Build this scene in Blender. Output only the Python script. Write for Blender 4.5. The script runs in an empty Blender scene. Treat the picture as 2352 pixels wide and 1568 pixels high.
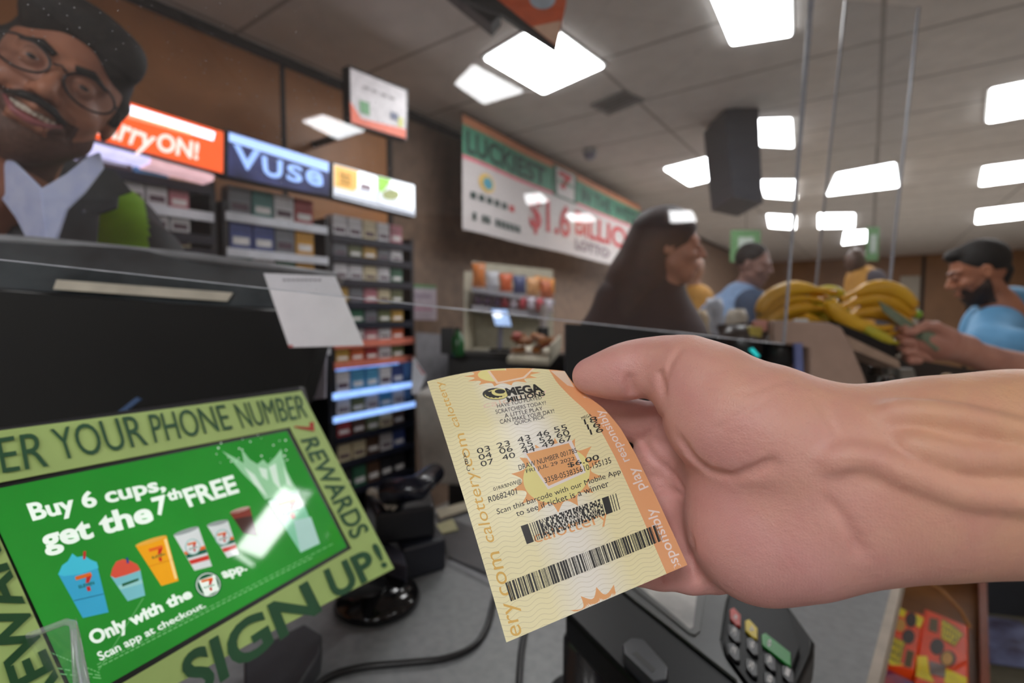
import bpy, bmesh, math, random
import numpy as np
from mathutils import Vector, Matrix
from mathutils.bvhtree import BVHTree
random.seed(7); rng = np.random.default_rng(7)
SC = bpy.context.scene
COL = SC.collection
V = Vector
# ------------------------------------------------------------------ camera
F = 1150.0; CX, CY = 1176.0, 784.0
CAM = V((0, 0, 1.40))
YAW = math.radians(35.6); PITCH = math.radians(3.4)
fw = V((-math.sin(YAW)*math.cos(PITCH), math.cos(YAW)*math.cos(PITCH), -math.sin(PITCH)))
rt = V((math.cos(YAW), math.sin(YAW), 0))
up = rt.cross(fw)
cd = bpy.data.cameras.new('camera'); cam = bpy.data.objects.new('camera', cd); COL.objects.link(cam)
M3 = Matrix((rt, up, -fw)).transposed()
cam.matrix_world = Matrix.Translation(CAM) @ M3.to_4x4()
cd.sensor_width = 36; cd.lens = 36*F/2352; cd.clip_start = .01; cd.clip_end = 60
cd.dof.use_dof = True; cd.dof.focus_distance = .235; cd.dof.aperture_fstop = 6.0
SC.camera = cam
def ray(x, y): return fw + rt*((x-CX)/F) + up*((CY-y)/F)
def P(x, y, d): return CAM + ray(x, y)*d
def hit(x, y, p0, n):
    r = ray(x, y); return CAM + r*((p0-CAM).dot(n)/r.dot(n))
def onz(x, y, z): return hit(x, y, V((0, 0, z)), V((0, 0, 1)))
def onx(x, y, X): return hit(x, y, V((X, 0, 0)), V((1, 0, 0)))
def ony(x, y, Y): return hit(x, y, V((0, Y, 0)), V((0, 1, 0)))
def depth(p): return (p-CAM).dot(fw)
def topx(p):
    q = p-CAM; d = q.dot(fw); return (CX+F*q.dot(rt)/d, CY-F*q.dot(up)/d)
def para(c, dscale):
    """depths that make four picture corners a true parallelogram in space"""
    r = [ray(*p) for p in c]
    A = np.array([[r[0][i], -r[1][i], r[2][i], -r[3][i]] for i in range(3)])
    _, _, vt = np.linalg.svd(A); d = vt[-1]; d = d/d[0]*dscale
    return [CAM + r[i]*float(d[i]) for i in range(4)]
# ------------------------------------------------------------------ materials
def lin(c):
    return tuple(((v/255)/12.92 if v/255 <= .04045 else ((v/255+.055)/1.055)**2.4) for v in c) + (1,)
MATS = {}
def mat(name, rgb, rough=.5, metal=0, emit=0, var=.12, scale=30, bump=0, coat=0, emitcol=None, sss=0, rgb2=None, vscale=None, tr=0):
    if name in MATS: return MATS[name]
    m = bpy.data.materials.new(name); m.use_nodes = True; nt = m.node_tree; b = nt.nodes['Principled BSDF']
    tc = nt.nodes.new('ShaderNodeTexCoord')
    n = nt.nodes.new('ShaderNodeTexNoise'); n.inputs['Scale'].default_value = scale; n.inputs['Detail'].default_value = 4
    nt.links.new(tc.outputs['Object'], n.inputs['Vector'])
    mx = nt.nodes.new('ShaderNodeMix'); mx.data_type = 'RGBA'
    a = lin(rgb)
    if rgb2: c2 = lin(rgb2); c1 = a
    else:
        c1 = tuple(min(1, v*(1-var)) for v in a[:3])+(1,); c2 = tuple(min(1, v*(1+var)) for v in a[:3])+(1,)
    mx.inputs[6].default_value = c1; mx.inputs[7].default_value = c2
    rm = nt.nodes.new('ShaderNodeMapRange'); rm.inputs[1].default_value = .3; rm.inputs[2].default_value = .7
    nt.links.new(n.outputs['Fac'], rm.inputs[0]); nt.links.new(rm.outputs[0], mx.inputs[0])
    nt.links.new(mx.outputs[2], b.inputs['Base Color'])
    b.inputs['Roughness'].default_value = rough; b.inputs['Metallic'].default_value = metal
    if coat: b.inputs['Coat Weight'].default_value = coat; b.inputs['Coat Roughness'].default_value = .03
    if tr: b.inputs['Transmission Weight'].default_value = tr
    if sss:
        b.inputs['Subsurface Weight'].default_value = sss; b.inputs['Subsurface Radius'].default_value = (1, .35, .2); b.inputs['Subsurface Scale'].default_value = .006
    if emit:
        if emitcol: b.inputs['Emission Color'].default_value = lin(emitcol)
        else: nt.links.new(mx.outputs[2], b.inputs['Emission Color'])
        b.inputs['Emission Strength'].default_value = emit
    if bump:
        bp = nt.nodes.new('ShaderNodeBump'); bp.inputs['Strength'].default_value = bump; bp.inputs['Distance'].default_value = .002
        nt.links.new(n.outputs['Fac'], bp.inputs['Height']); nt.links.new(bp.outputs[0], b.inputs['Normal'])
    MATS[name] = m; return m
# ------------------------------------------------------------------ mesh builder
class MB:
    def __init__(s): s.v = []; s.f = []; s.m = []; s.ms = []
    def mi(s, m):
        if m not in s.ms: s.ms.append(m)
        return s.ms.index(m)
    def poly(s, pts, m):
        b = len(s.v); s.v += [tuple(p) for p in pts]; s.f.append(tuple(range(b, b+len(pts)))); s.m.append(s.mi(m)); return s
    def raw(s, vs, fs, m):
        b = len(s.v); s.v += [tuple(p) for p in vs]; k = s.mi(m)
        for f in fs: s.f.append(tuple(b+i for i in f)); s.m.append(k)
        return s
    def prism(s, pts, off, m, m2=None):
        """closed slab: polygon pts extruded by vector off (m front, m2 sides/back)"""
        m2 = m2 or m; n = len(pts); q = [p+off for p in pts]
        nrm = V((0, 0, 0))
        for i in range(n):
            a = pts[i]-pts[0]; b2 = pts[(i+1) % n]-pts[0]; nrm += a.cross(b2)
        if nrm.dot(off) > 0: pts = pts[::-1]; q = q[::-1]
        b = len(s.v); s.v += [tuple(p) for p in pts]+[tuple(p) for p in q]
        k = s.mi(m); k2 = s.mi(m2)
        s.f.append(tuple(range(b, b+n))); s.m.append(k)
        s.f.append(tuple(range(b+2*n-1, b+n-1, -1))); s.m.append(k2)
        for i in range(n):
            j = (i+1) % n; s.f.append((b+j, b+i, b+n+i, b+n+j)); s.m.append(k2)
        return s
    def box(s, c, sx, sy, sz, m, ax=None):
        ax = ax or (V((1, 0, 0)), V((0, 1, 0)), V((0, 0, 1)))
        c = V(c); X, Y, Z = ax[0]*sx/2, ax[1]*sy/2, ax[2]*sz/2
        return s.prism([c-X-Y+Z, c+X-Y+Z, c+X+Y+Z, c-X+Y+Z], -2*Z, m)
    def bb(s, lo, hi, m):
        lo, hi = V(lo), V(hi); c = (lo+hi)/2; d = hi-lo; return s.box(c, abs(d.x), abs(d.y), abs(d.z), m)
    def tube(s, pts, r, m, n=12, cap=True):
        pts = [V(p) for p in pts]; R = r if isinstance(r, (list, tuple)) else [r]*len(pts)
        vs = []; fs = []; prev = None
        for i, p in enumerate(pts):
            t = (pts[min(i+1, len(pts)-1)]-pts[max(i-1, 0)]).normalized()
            if prev is None:
                a = t.orthogonal().normalized()
            else:
                a = (prev - t*prev.dot(t))
                a = a.normalized() if a.length > 1e-6 else t.orthogonal().normalized()
            prev = a; b2 = t.cross(a)
            for k in range(n):
                th = 2*math.pi*k/n; vs.append(p+(a*math.cos(th)+b2*math.sin(th))*R[i])
        for i in range(len(pts)-1):
            for k in range(n):
                k2 = (k+1) % n; fs.append((i*n+k, i*n+k2, (i+1)*n+k2, (i+1)*n+k))
        if cap:
            fs.append(tuple(range(n-1, -1, -1))); e = (len(pts)-1)*n; fs.append(tuple(range(e, e+n)))
        return s.raw(vs, fs, m)
    def lathe(s, c, prof, m, n=32, axis=None):
        """prof: list of (radius, height) ; axis = (X,Y,Z)"""
        ax = axis or (V((1, 0, 0)), V((0, 1, 0)), V((0, 0, 1))); c = V(c)
        return s.tube_rings([[c+(ax[0]*math.cos(2*math.pi*k/n)+ax[1]*math.sin(2*math.pi*k/n))*r+ax[2]*h for k in range(n)] for r, h in prof], m)
    def tube_rings(s, rings, m):
        n = len(rings[0]); vs = [p for r in rings for p in r]; fs = []
        for i in range(len(rings)-1):
            for k in range(n):
                k2 = (k+1) % n; fs.append((i*n+k, i*n+k2, (i+1)*n+k2, (i+1)*n+k))
        fs.append(tuple(range(n-1, -1, -1))); e = (len(rings)-1)*n; fs.append(tuple(range(e, e+n)))
        return s.raw(vs, fs, m)
    def build(s, name, parent=None, smooth=False, bevel=0):
        me = bpy.data.meshes.new(name); me.from_pydata(s.v, [], s.f)
        for m in s.ms: me.materials.append(m)
        me.polygons.foreach_set('material_index', s.m)
        if smooth: me.polygons.foreach_set('use_smooth', [True]*len(s.f))
        me.update()
        o = bpy.data.objects.new(name, me); COL.objects.link(o)
        if parent: o.parent = parent; o.matrix_parent_inverse = Matrix.Translation(-parent.location)
        if bevel:
            b = o.modifiers.new('bevel', 'BEVEL'); b.width = bevel; b.segments = 3; b.limit_method = 'ANGLE'
            for pl in me.polygons: pl.use_smooth = True
            w = o.modifiers.new('wn', 'WEIGHTED_NORMAL')
        return o
def tag(o, label, cat=None, group=None, kind=None):
    if label: o['label'] = label
    if cat: o['category'] = cat
    if group: o['group'] = group
    if kind: o['kind'] = kind
    return o
def thing(name, loc, label, cat, group=None):
    o = bpy.data.objects.new(name, None); COL.objects.link(o); o.location = loc; o.empty_display_size = .05
    return tag(o, label, cat, group)
def struct(o): o['kind'] = 'structure'; return o
def dup(root, off):
    r = root.copy(); COL.objects.link(r); r.location = root.location+off
    for ch in root.children:
        c = ch.copy(); COL.objects.link(c); c.parent = r
        for g in ch.children:
            d = g.copy(); COL.objects.link(d); d.parent = c
    return r
# ------------------------------------------------------------------ text
TX = {}
def text_mesh(s, bold=0, shear=0, mono=False, sp=1.0):
    key = (s, bold, shear, sp)
    if key in TX: return TX[key]
    cu = bpy.data.curves.new('t', 'FONT'); cu.body = s; cu.offset = bold; cu.shear = shear; cu.resolution_u = 4
    cu.space_character = sp; cu.dimensions = '2D'; cu.fill_mode = 'BOTH'
    o = bpy.data.objects.new('t', cu); COL.objects.link(o)
    me = o.to_mesh() if False else bpy.data.meshes.new_from_object(o)
    vs = np.array([v.co[:2] for v in me.vertices]); fs = [tuple(p.vertices) for p in me.polygons]
    bpy.data.objects.remove(o); bpy.data.curves.remove(cu); bpy.data.meshes.remove(me)
    lo = vs.min(0); hi = vs.max(0); vs = (vs-lo)/(hi-lo)
    TX[key] = (vs, fs); return TX[key]
def bil(q, u, v):   # q = TL,TR,BR,BL ; v measured from bottom
    tl, tr, br, bl = q
    return tuple((bl[i]*(1-u)+br[i]*u)*(1-v)+(tl[i]*(1-u)+tr[i]*u)*v for i in range(len(tl)))
def put(mb, vs, fs, proj, m):
    pts = [proj(*p) for p in vs]
    ok = [p is not None for p in pts]
    used = {}; out = []; ff = []
    for f in fs:
        if all(ok[i] for i in f):
            g = []
            for i in f:
                if i not in used: used[i] = len(out); out.append(pts[i])
                g.append(used[i])
            ff.append(tuple(g))
    if ff: mb.raw(out, ff, m)
def txt(mb, s, quad, proj, m, bold=0, shear=0, sp=1.0):
    vs, fs = text_mesh(s, bold, shear, sp=sp)
    put(mb, [bil(quad, *p) for p in vs], fs, proj, m)
def gridquad(quad, nu, nv):
    vs = [bil(quad, i/nu, j/nv) for j in range(nv+1) for i in range(nu+1)]
    fs = [(j*(nu+1)+i, j*(nu+1)+i+1, (j+1)*(nu+1)+i+1, (j+1)*(nu+1)+i) for j in range(nv) for i in range(nu)]
    return vs, fs
def pq(mb, quad, proj, m, nu=1, nv=1):
    vs, fs = gridquad(quad, nu, nv); put(mb, vs, fs, proj, m)
def pp(mb, pts, proj, m): put(mb, pts, [tuple(range(len(pts)-1, -1, -1))], proj, m)
def ell(c, rx, ry, n=28, rot=0):
    o = []
    for k in range(n):
        t = 2*math.pi*k/n; x, y = rx*math.cos(t), ry*math.sin(t)
        o.append((c[0]+x*math.cos(rot)-y*math.sin(rot), c[1]+x*math.sin(rot)+y*math.cos(rot)))
    return o
def planeproj(p0, n, off):
    n = n.normalized()
    if n.dot(CAM-p0) < 0: n = -n
    def f(x, y): return hit(x, y, p0, n)+n*off
    return f
# ------------------------------------------------------------------ signed-distance sculpting + surface nets
class SDF:
    def __init__(s, h): s.h = h; s.ops = []
    def cone(s, a, b, ra, rb, k=.01, op='+'):
        s.ops.append(('c', np.array(a, float), np.array(b, float), ra, rb, k, op)); return s
    def chain(s, pts, k=.01, op='+'):
        for i in range(len(pts)-1):
            s.cone(pts[i][0], pts[i+1][0], pts[i][1], pts[i+1][1], k, op)
        return s
    def ell(s, c, r, k=.01, op='+', R=None):
        s.ops.append(('e', np.array(c, float), np.array(r, float), None if R is None else np.array(R, float), 0, k, op)); return s
    def mesh(s):
        h = s.h; lo = []; hi = []
        for o in s.ops:
            if o[0] == 'c': m = max(o[3], o[4]); l = np.minimum(o[1], o[2])-m; u = np.maximum(o[1], o[2])+m
            else: m = o[2].max(); l = o[1]-m; u = o[1]+m
            lo.append(l); hi.append(u)
        add = [i for i, o in enumerate(s.ops) if o[6] == '+']
        L = np.min([lo[i] for i in add], 0)-4*h; U = np.max([hi[i] for i in add], 0)+4*h
        n = np.ceil((U-L)/h).astype(int)+1
        G = np.full(n, 1.0, np.float32)
        for i, o in enumerate(s.ops):
            k = o[5]; mg = k+4*h+.01
            a = np.clip(np.floor((lo[i]-mg-L)/h).astype(int), 0, n); b = np.clip(np.ceil((hi[i]+mg-L)/h).astype(int), 0, n)
            if (b <= a).any(): continue
            X = (L[0]+h*np.arange(a[0], b[0]))[:, None, None]; Y = (L[1]+h*np.arange(a[1], b[1]))[None, :, None]; Z = (L[2]+h*np.arange(a[2], b[2]))[None, None, :]
            if o[0] == 'c':
                A, B = o[1], o[2]; d = B-A; dd = max(float(d@d), 1e-12)
                t = np.clip(((X-A[0])*d[0]+(Y-A[1])*d[1]+(Z-A[2])*d[2])/dd, 0, 1)
                D = np.sqrt((X-A[0]-t*d[0])**2+(Y-A[1]-t*d[1])**2+(Z-A[2]-t*d[2])**2)-(o[3]+(o[4]-o[3])*t)
            else:
                x, y, z = X-o[1][0], Y-o[1][1], Z-o[1][2]
                if o[3] is not None:
                    R = o[3]; x, y, z = (R[0][0]*x+R[0][1]*y+R[0][2]*z, R[1][0]*x+R[1][1]*y+R[1][2]*z, R[2][0]*x+R[2][1]*y+R[2][2]*z)
                r = o[2]; q = np.sqrt((x/r[0])**2+(y/r[1])**2+(z/r[2])**2)+1e-9
                g = np.sqrt((x/r[0]**2)**2+(y/r[1]**2)**2+(z/r[2]**2)**2)+1e-9
                D = q*(q-1)/g
            sl = G[a[0]:b[0], a[1]:b[1], a[2]:b[2]]
            if o[6] == '+':
                hh = np.clip(.5+.5*(sl-D)/k, 0, 1); sl[...] = sl*(1-hh)+D*hh-k*hh*(1-hh)
            else:
                D = -D; hh = np.clip(.5-.5*(sl-D)/k, 0, 1); sl[...] = sl*(1-hh)+D*hh+k*hh*(1-hh)
        return nets(G, L, h)
def nets(G, L, h):
    S = G < 0; n = np.array(G.shape)-1
    acc = np.zeros(tuple(n)+(3,), np.float32); cnt = np.zeros(tuple(n), np.float32)
    for ax in range(3):
        o1, o2 = [a for a in range(3) if a != ax]
        for i in (0, 1):
            for j in (0, 1):
                sa = [slice(0, n[0]), slice(0, n[1]), slice(0, n[2])]
                def sh(ax_v, i_v, j_v):
                    q = [0, 0, 0]; q[ax] = ax_v; q[o1] = i_v; q[o2] = j_v
                    return tuple(slice(q[d], q[d]+n[d]) for d in range(3))
                g0 = G[sh(0, i, j)]; g1 = G[sh(1, i, j)]
                m = (g0 < 0) != (g1 < 0)
                idx = np.nonzero(m)
                t = g0[idx]/(g0[idx]-g1[idx])
                acc[idx+(np.full(len(t), ax),)] += t
                acc[idx+(np.full(len(t), o1),)] += i
                acc[idx+(np.full(len(t), o2),)] += j
                cnt[idx] += 1
    act = cnt > 0; ids = np.full(tuple(n), -1, np.int64); w = np.nonzero(act); ids[w] = np.arange(len(w[0]))
    pts = np.stack(w, 1)+acc[w]/cnt[w][:, None]; pts = pts*h+L
    faces = []
    for ax in range(3):
        o1, o2 = [(1, 2), (2, 0), (0, 1)][ax]
        q0 = [slice(None)]*3; q1 = [slice(None)]*3
        q0[ax] = slice(0, -1); q1[ax] = slice(1, None)
        for o in (o1, o2): q0[o] = slice(1, -1); q1[o] = slice(1, -1)
        a = S[tuple(q0)]; b = S[tuple(q1)]; idx = np.stack(np.nonzero(a != b), 1)
        if len(idx) == 0: continue
        flip = a[tuple(idx.T)]
        base = idx.copy(); base[:, o1] += 1; base[:, o2] += 1
        def cell(d1, d2):
            c = base.copy(); c[:, o1] -= d1; c[:, o2] -= d2; return ids[tuple(c.T)]
        q = np.stack([cell(1, 1), cell(0, 1), cell(0, 0), cell(1, 0)], 1)
        q[~flip] = q[~flip][:, ::-1]
        faces.append(q)
    f = np.concatenate(faces); f = f[(f >= 0).all(1)]
    return pts, f
def sdfobj(name, s, m, parent=None, xf=None, smooth=2, ms=None):
    pts, f = s.mesh()
    # light laplacian smoothing
    for _ in range(smooth):
        a = np.zeros_like(pts); c = np.zeros(len(pts))
        for i in range(4):
            j = (i+1) % 4
            np.add.at(a, f[:, i], pts[f[:, j]]); np.add.at(c, f[:, i], 1)
            np.add.at(a, f[:, j], pts[f[:, i]]); np.add.at(c, f[:, j], 1)
        pts = pts*.5+.5*a/c[:, None]
    if xf is not None: pts = np.array(xf[0])[None]+pts@np.array(xf[1])
    me = bpy.data.meshes.new(name); me.from_pydata(pts.tolist(), [], f.tolist())
    for q in (ms or [m]): me.materials.append(q)
    me.polygons.foreach_set('use_smooth', [True]*len(f)); me.update()
    o = bpy.data.objects.new(name, me); COL.objects.link(o)
    if parent: o.parent = parent; o.matrix_parent_inverse = Matrix.Translation(-parent.location)
    return o
def inpoly(x, y, poly):
    c = False; n = len(poly)
    for i in range(n):
        x1, y1 = poly[i]; x2, y2 = poly[i-1]
        if (y1 > y) != (y2 > y) and x < (x2-x1)*(y-y1)/(y2-y1)+x1: c = not c
    return c
def region(o, fn, idx):
    for p in o.data.polygons:
        if fn(p.center): p.material_index = idx
def pxregion(o, poly, idx, m):
    if m.name not in [q.name for q in o.data.materials]: o.data.materials.append(m)
    idx = [q.name for q in o.data.materials].index(m.name)
    for p in o.data.polygons:
        x, y = topx(p.center)
        if inpoly(x, y, poly): p.material_index = idx
def reflect_to_ceiling(x, y, p0, n, z=2.69):
    n = n.normalized(); h = hit(x, y, p0, n); r = ray(x, y); r = r-n*(2*r.dot(n))
    t = (z-h.z)/r.z; return (h+r*t) if t > 0 else None
# ================================================================== THE ROOM
CEIL = 2.70
XW = onx(650, 132, 0) and hit(650, 132, V((0, 0, CEIL)), V((0, 0, 1))).x     # left wall plane
YB = onz(2150, 583, CEIL).y                                                   # far wall
XR, YN = 6.5, -7.0
m_ceil = mat('ceiling_tile', (228, 222, 216), .9, scale=9, var=.06, bump=.2)
def tile_grid(m, sx, sy, col):
    nt = m.node_tree; b = nt.nodes['Principled BSDF']; src = b.inputs['Base Color'].links[0].from_socket
    tc = nt.nodes.new('ShaderNodeTexCoord'); br = nt.nodes.new('ShaderNodeTexBrick')
    br.offset = 0; br.inputs['Scale'].default_value = 1; br.inputs['Brick Width'].default_value = sx; br.inputs['Row Height'].default_value = sy
    br.inputs['Mortar Size'].default_value = .012; br.inputs['Mortar Smooth'].default_value = .3
    br.inputs['Color1'].default_value = (1, 1, 1, 1); br.inputs['Color2'].default_value = (1, 1, 1, 1); br.inputs['Mortar'].default_value = col
    nt.links.new(tc.outputs['Object'], br.inputs['Vector'])
    mx = nt.nodes.new('ShaderNodeMix'); mx.data_type = 'RGBA'; mx.blend_type = 'MULTIPLY'; mx.inputs[0].default_value = 1
    nt.links.new(src, mx.inputs[6]); nt.links.new(br.outputs['Color'], mx.inputs[7]); nt.links.new(mx.outputs[2], b.inputs['Base Color'])
tile_grid(m_ceil, 1.22, .61, (.55, .54, .53, 1))
m_floor = mat('floor_tile', (152, 148, 142), .35, scale=5)
tile_grid(m_floor, .6, .6, (.4, .38, .36, 1))
m_wood = mat('brown_laminate', (182, 122, 72), .42, scale=6, var=.10)
m_woodb = mat('far_brown_panel', (150, 108, 72), .5, scale=3, var=.12)
m_dwall = mat('dark_taupe_wall', (124, 101, 84), .6, scale=12, var=.2)
m_black = mat('black_plastic', (20, 20, 22), .35)
m_seam = mat('dark_seam', (34, 27, 22), .6)
struct(MB().bb((XW-.3, YN-.2, -.1), (XR+.2, YB+.2, 0), m_floor).build('floor'))
struct(MB().bb((XW-.3, YN-.2, CEIL), (XR+.2, YB+.2, CEIL+.1), m_ceil).build('ceiling'))
ysplit = onx(897, 370, XW).y
w = MB(); w.bb((XW-.2, YN, 0), (XW, ysplit, CEIL), m_wood); w.bb((XW-.2, ysplit, 0), (XW, YB, CEIL), m_dwall)
struct(w.build('wall_left'))
struct(MB().bb((XW-.2, YB, 0), (XR+.2, YB+.2, CEIL), m_woodb).build('wall_back'))
struct(MB().bb((XR, YN, 0), (XR+.2, YB, CEIL), m_woodb).build('wall_right'))
struct(MB().bb((XW-.2, YN-.2, 0), (XR+.2, YN, CEIL), mat('cream_wall', (205, 196, 180), .7)).build('wall_front'))
# seams and head trim on the left wall
y0 = onx(650, 250, XW).y
struct(MB().bb((XW, y0-.012, 0), (XW+.004, y0+.012, CEIL), m_seam).build('trim_1'))
struct(MB().bb((XW, YN, CEIL-.045), (XW+.02, YB, CEIL), m_seam).build('trim_2'))
struct(MB().bb((XW, ysplit-.03, 0), (XW+.006, ysplit+.01, CEIL), m_seam).build('trim_3'))
ys2 = onx(700, 300, XW).y
# lighter doorway / panels on the far wall
wb = MB()
for px in (1640, 2120, 2225):
    q = ony(px, 650, YB); wb.bb((q.x-.03, YB-.02, 0), (q.x+.03, YB, CEIL-.02), m_seam)
struct(wb.build('trim_4'))
q = ony(2068, 640, YB); q2 = ony(2110, 700, YB)
d = MB().bb((q.x, YB-.05, 0), (q2.x, YB-.001, onz(2090, 636, 0).z if False else ony(2090, 634, YB).z), mat('white_door', (188, 180, 165), .5)).build('door_1'); struct(d)
# ------------------------------------------------------------------ ceiling lights
LE = 12.0
m_lamp = mat('lamp_diffuser', (255, 255, 255), .6, emit=LE, emitcol=(252, 252, 252), var=0)
m_lframe = mat('lamp_frame', (200, 200, 198), .5)
lights = []
def lamp(pts, label):
    pts = [V((p.x, p.y, CEIL-.004)) for p in pts]; c = sum(pts, V((0, 0, 0)))/4
    t = thing('ceiling_light', c, label, 'ceiling light', None)
    o = MB().prism([c+(p-c)*1.05+V((0, 0, .003)) for p in pts], V((0, 0, -.006)), m_lframe).build('frame', t)
    # rounded diffuser
    rp = []
    for i in range(4):
        a, b, e = pts[i-1], pts[i], pts[(i+1) % 4]
        for tt in (.08, .035): rp.append(b+(a-b)*tt)
        rp.append(b+((a-b)+(e-b))*.012)
        for tt in (.035, .08): rp.append(b+(e-b)*tt)
    MB().prism([p+V((0, 0, -.0035)) for p in rp], V((0, 0, -.006)), m_lamp).build('diffuser', t); lights.append(c)
def lampx(c, label): lamp([onz(x, y, CEIL) for x, y in c], label)
lampx([(1112, 130), (1250, 46), (1388, 148), (1248, 211)], 'largest white ceiling light, just beyond the tip of the hanging orange sign')
lampx([(1600, -95), (1815, -120), (1818, 76), (1680, 98)], 'white ceiling light cut by the top edge right of centre')
lampx([(1717, 272), (1818, 269), (1822, 335), (1728, 330)], 'small square ceiling light beside the added dark reflection box')
lampx([(1525, 385), (1660, 350), (1669, 402), (1583, 423)], 'slanted ceiling light above the long-haired person')
lampx([(1745, 412), (1830, 412), (1831, 455), (1757, 450)], 'small ceiling light below the square one by the shield edge')
lampx([(1762, 491), (1828, 495), (1827, 524), (1767, 520)], 'lowest ceiling light in the column by the shield edge')
lampx([(1922, 397), (2056, 372), (2064, 426), (1900, 446)], 'wide ceiling light right of the clear shield edge')
lampx([(1880, 490), (1963, 489), (1962, 520), (1880, 522)], 'small far ceiling light under the wide one')
lampx([(1940, 531), (1998, 527), (2004, 552), (1935, 560)], 'farthest small ceiling light above the bananas')
lampx([(2276, 201), (2640, 128), (2650, 208), (2268, 278)], 'uppermost of the three ceiling lights at the right edge')
lampx([(2258, 382), (2440, 358), (2440, 399), (2250, 424)], 'middle of the three ceiling lights at the right edge')
lampx([(2245, 482), (2440, 458), (2440, 488), (2241, 511)], 'lowest of the three ceiling lights at the right edge')
# ------------------------------------------------------------------ clear shield
A = P(-160, 579, .36); B = P(1800, 790, .98); T = P(1868, -60, .96)
sh_up = (T-B); sh_n = (B-A).cross(sh_up).normalized()
if sh_n.dot(CAM-A) < 0: sh_n = -sh_n
def clear_mat(name, haze=.02, speck=True):
    m = bpy.data.materials.new(name); m.use_nodes = True; nt = m.node_tree; nt.nodes.clear()
    out = nt.nodes.new('ShaderNodeOutputMaterial'); tr = nt.nodes.new('ShaderNodeBsdfTransparent'); gl = nt.nodes.new('ShaderNodeBsdfGlossy')
    tr.inputs[0].default_value = (.96, .97, .98, 1); gl.inputs['Roughness'].default_value = .01
    lw = nt.nodes.new('ShaderNodeLayerWeight'); lw.inputs['Blend'].default_value = .5
    pw = nt.nodes.new('ShaderNodeMath'); pw.operation = 'POWER'; pw.inputs[1].default_value = 5; nt.links.new(lw.outputs['Facing'], pw.inputs[0])
    fr = nt.nodes.new('ShaderNodeMath'); fr.operation = 'MULTIPLY_ADD'; fr.inputs[1].default_value = .9; fr.inputs[2].default_value = .04; nt.links.new(pw.outputs[0], fr.inputs[0])
    m1 = nt.nodes.new('ShaderNodeMixShader'); nt.links.new(fr.outputs[0], m1.inputs[0]); nt.links.new(tr.outputs[0], m1.inputs[1]); nt.links.new(gl.outputs[0], m1.inputs[2])
    df = nt.nodes.new('ShaderNodeBsdfDiffuse'); df.inputs[0].default_value = (.8, .8, .85, 1)
    m2 = nt.nodes.new('ShaderNodeMixShader'); nt.links.new(m1.outputs[0], m2.inputs[1]); nt.links.new(df.outputs[0], m2.inputs[2])
    if speck:
        tc = nt.nodes.new('ShaderNodeTexCoord'); vo = nt.nodes.new('ShaderNodeTexVoronoi'); vo.inputs['Scale'].default_value = 150
        nt.links.new(tc.outputs['Object'], vo.inputs['Vector'])
        lt = nt.nodes.new('ShaderNodeMath'); lt.operation = 'LESS_THAN'; lt.inputs[1].default_value = .07; nt.links.new(vo.outputs['Distance'], lt.inputs[0])
        n2 = nt.nodes.new('ShaderNodeTexNoise'); n2.inputs['Scale'].default_value = 4; nt.links.new(tc.outputs['Object'], n2.inputs['Vector'])
        g = nt.nodes.new('ShaderNodeMapRange'); g.inputs[1].default_value = .45; g.inputs[2].default_value = .7; g.inputs[3].default_value = 0; g.inputs[4].default_value = .6
        nt.links.new(n2.outputs['Fac'], g.inputs[0])
        mu = nt.nodes.new('ShaderNodeMath'); mu.operation = 'MULTIPLY_ADD'; mu.inputs[2].default_value = haze
        nt.links.new(lt.outputs[0], mu.inputs[0]); nt.links.new(g.outputs[0], mu.inputs[1]); nt.links.new(mu.outputs[0], m2.inputs[0])
    else: m2.inputs[0].default_value = haze
    nt.links.new(m2.outputs[0], out.inputs[0]); return m
m_clear = clear_mat('clear_acrylic', .012)
m_clear2 = clear_mat('thin_clear_acrylic', .02, False)
m_edge = mat('acrylic_edge', (205, 210, 222), .25, var=.2, scale=60)
m_edge2 = mat('dull_acrylic_edge', (150, 152, 160), .3, var=.1, scale=60)
sh = MB().prism([A, B, B+sh_up, A+sh_up], -sh_n*.003, m_clear).build('acrylic_shield')
tag(sh, 'large clear scratched acrylic shield hanging over the counter before the cashier', 'shield')
ed = MB(); ed.tube([A, A.lerp(B, .25), A.lerp(B, .6), B], [.00045, .0005, .0009, .0012], m_edge, 8); ed.build('lower_edge', sh)
MB().tube([B, B+sh_up*.5, B+sh_up], [.0025, .0035, .006], m_edge2, 8).build('side_edge', sh)
# second, farther panel
A2 = P(1862, 770, 1.75); U2 = P(1884, 560, 1.75)-A2; B2 = P(2040, 690, 2.0)
U2 = U2*(1.9/U2.length) if U2.length else U2
n2 = (B2-A2).cross(U2).normalized()
s2 = MB().prism([A2, B2, B2+U2*.62, A2+U2*.62], -n2*.004, m_clear2).build('acrylic_shield')
tag(s2, 'farther clear acrylic panel standing on the counter before the bananas', 'shield')
MB().tube([A2, A2+U2*.3, A2+U2*.62], [.004, .004, .004], m_edge2, 8).build('near_edge', s2)
MB().tube([B2, B2+U2*.62], .005, m_edge2, 8).build('far_edge', s2)
for s_, q in ((-1, A2+V((0, 0, .03))),): MB().tube([q-n2*.012, q+n2*.012], .012, m_black, 12).build('bolt', s2)
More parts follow.
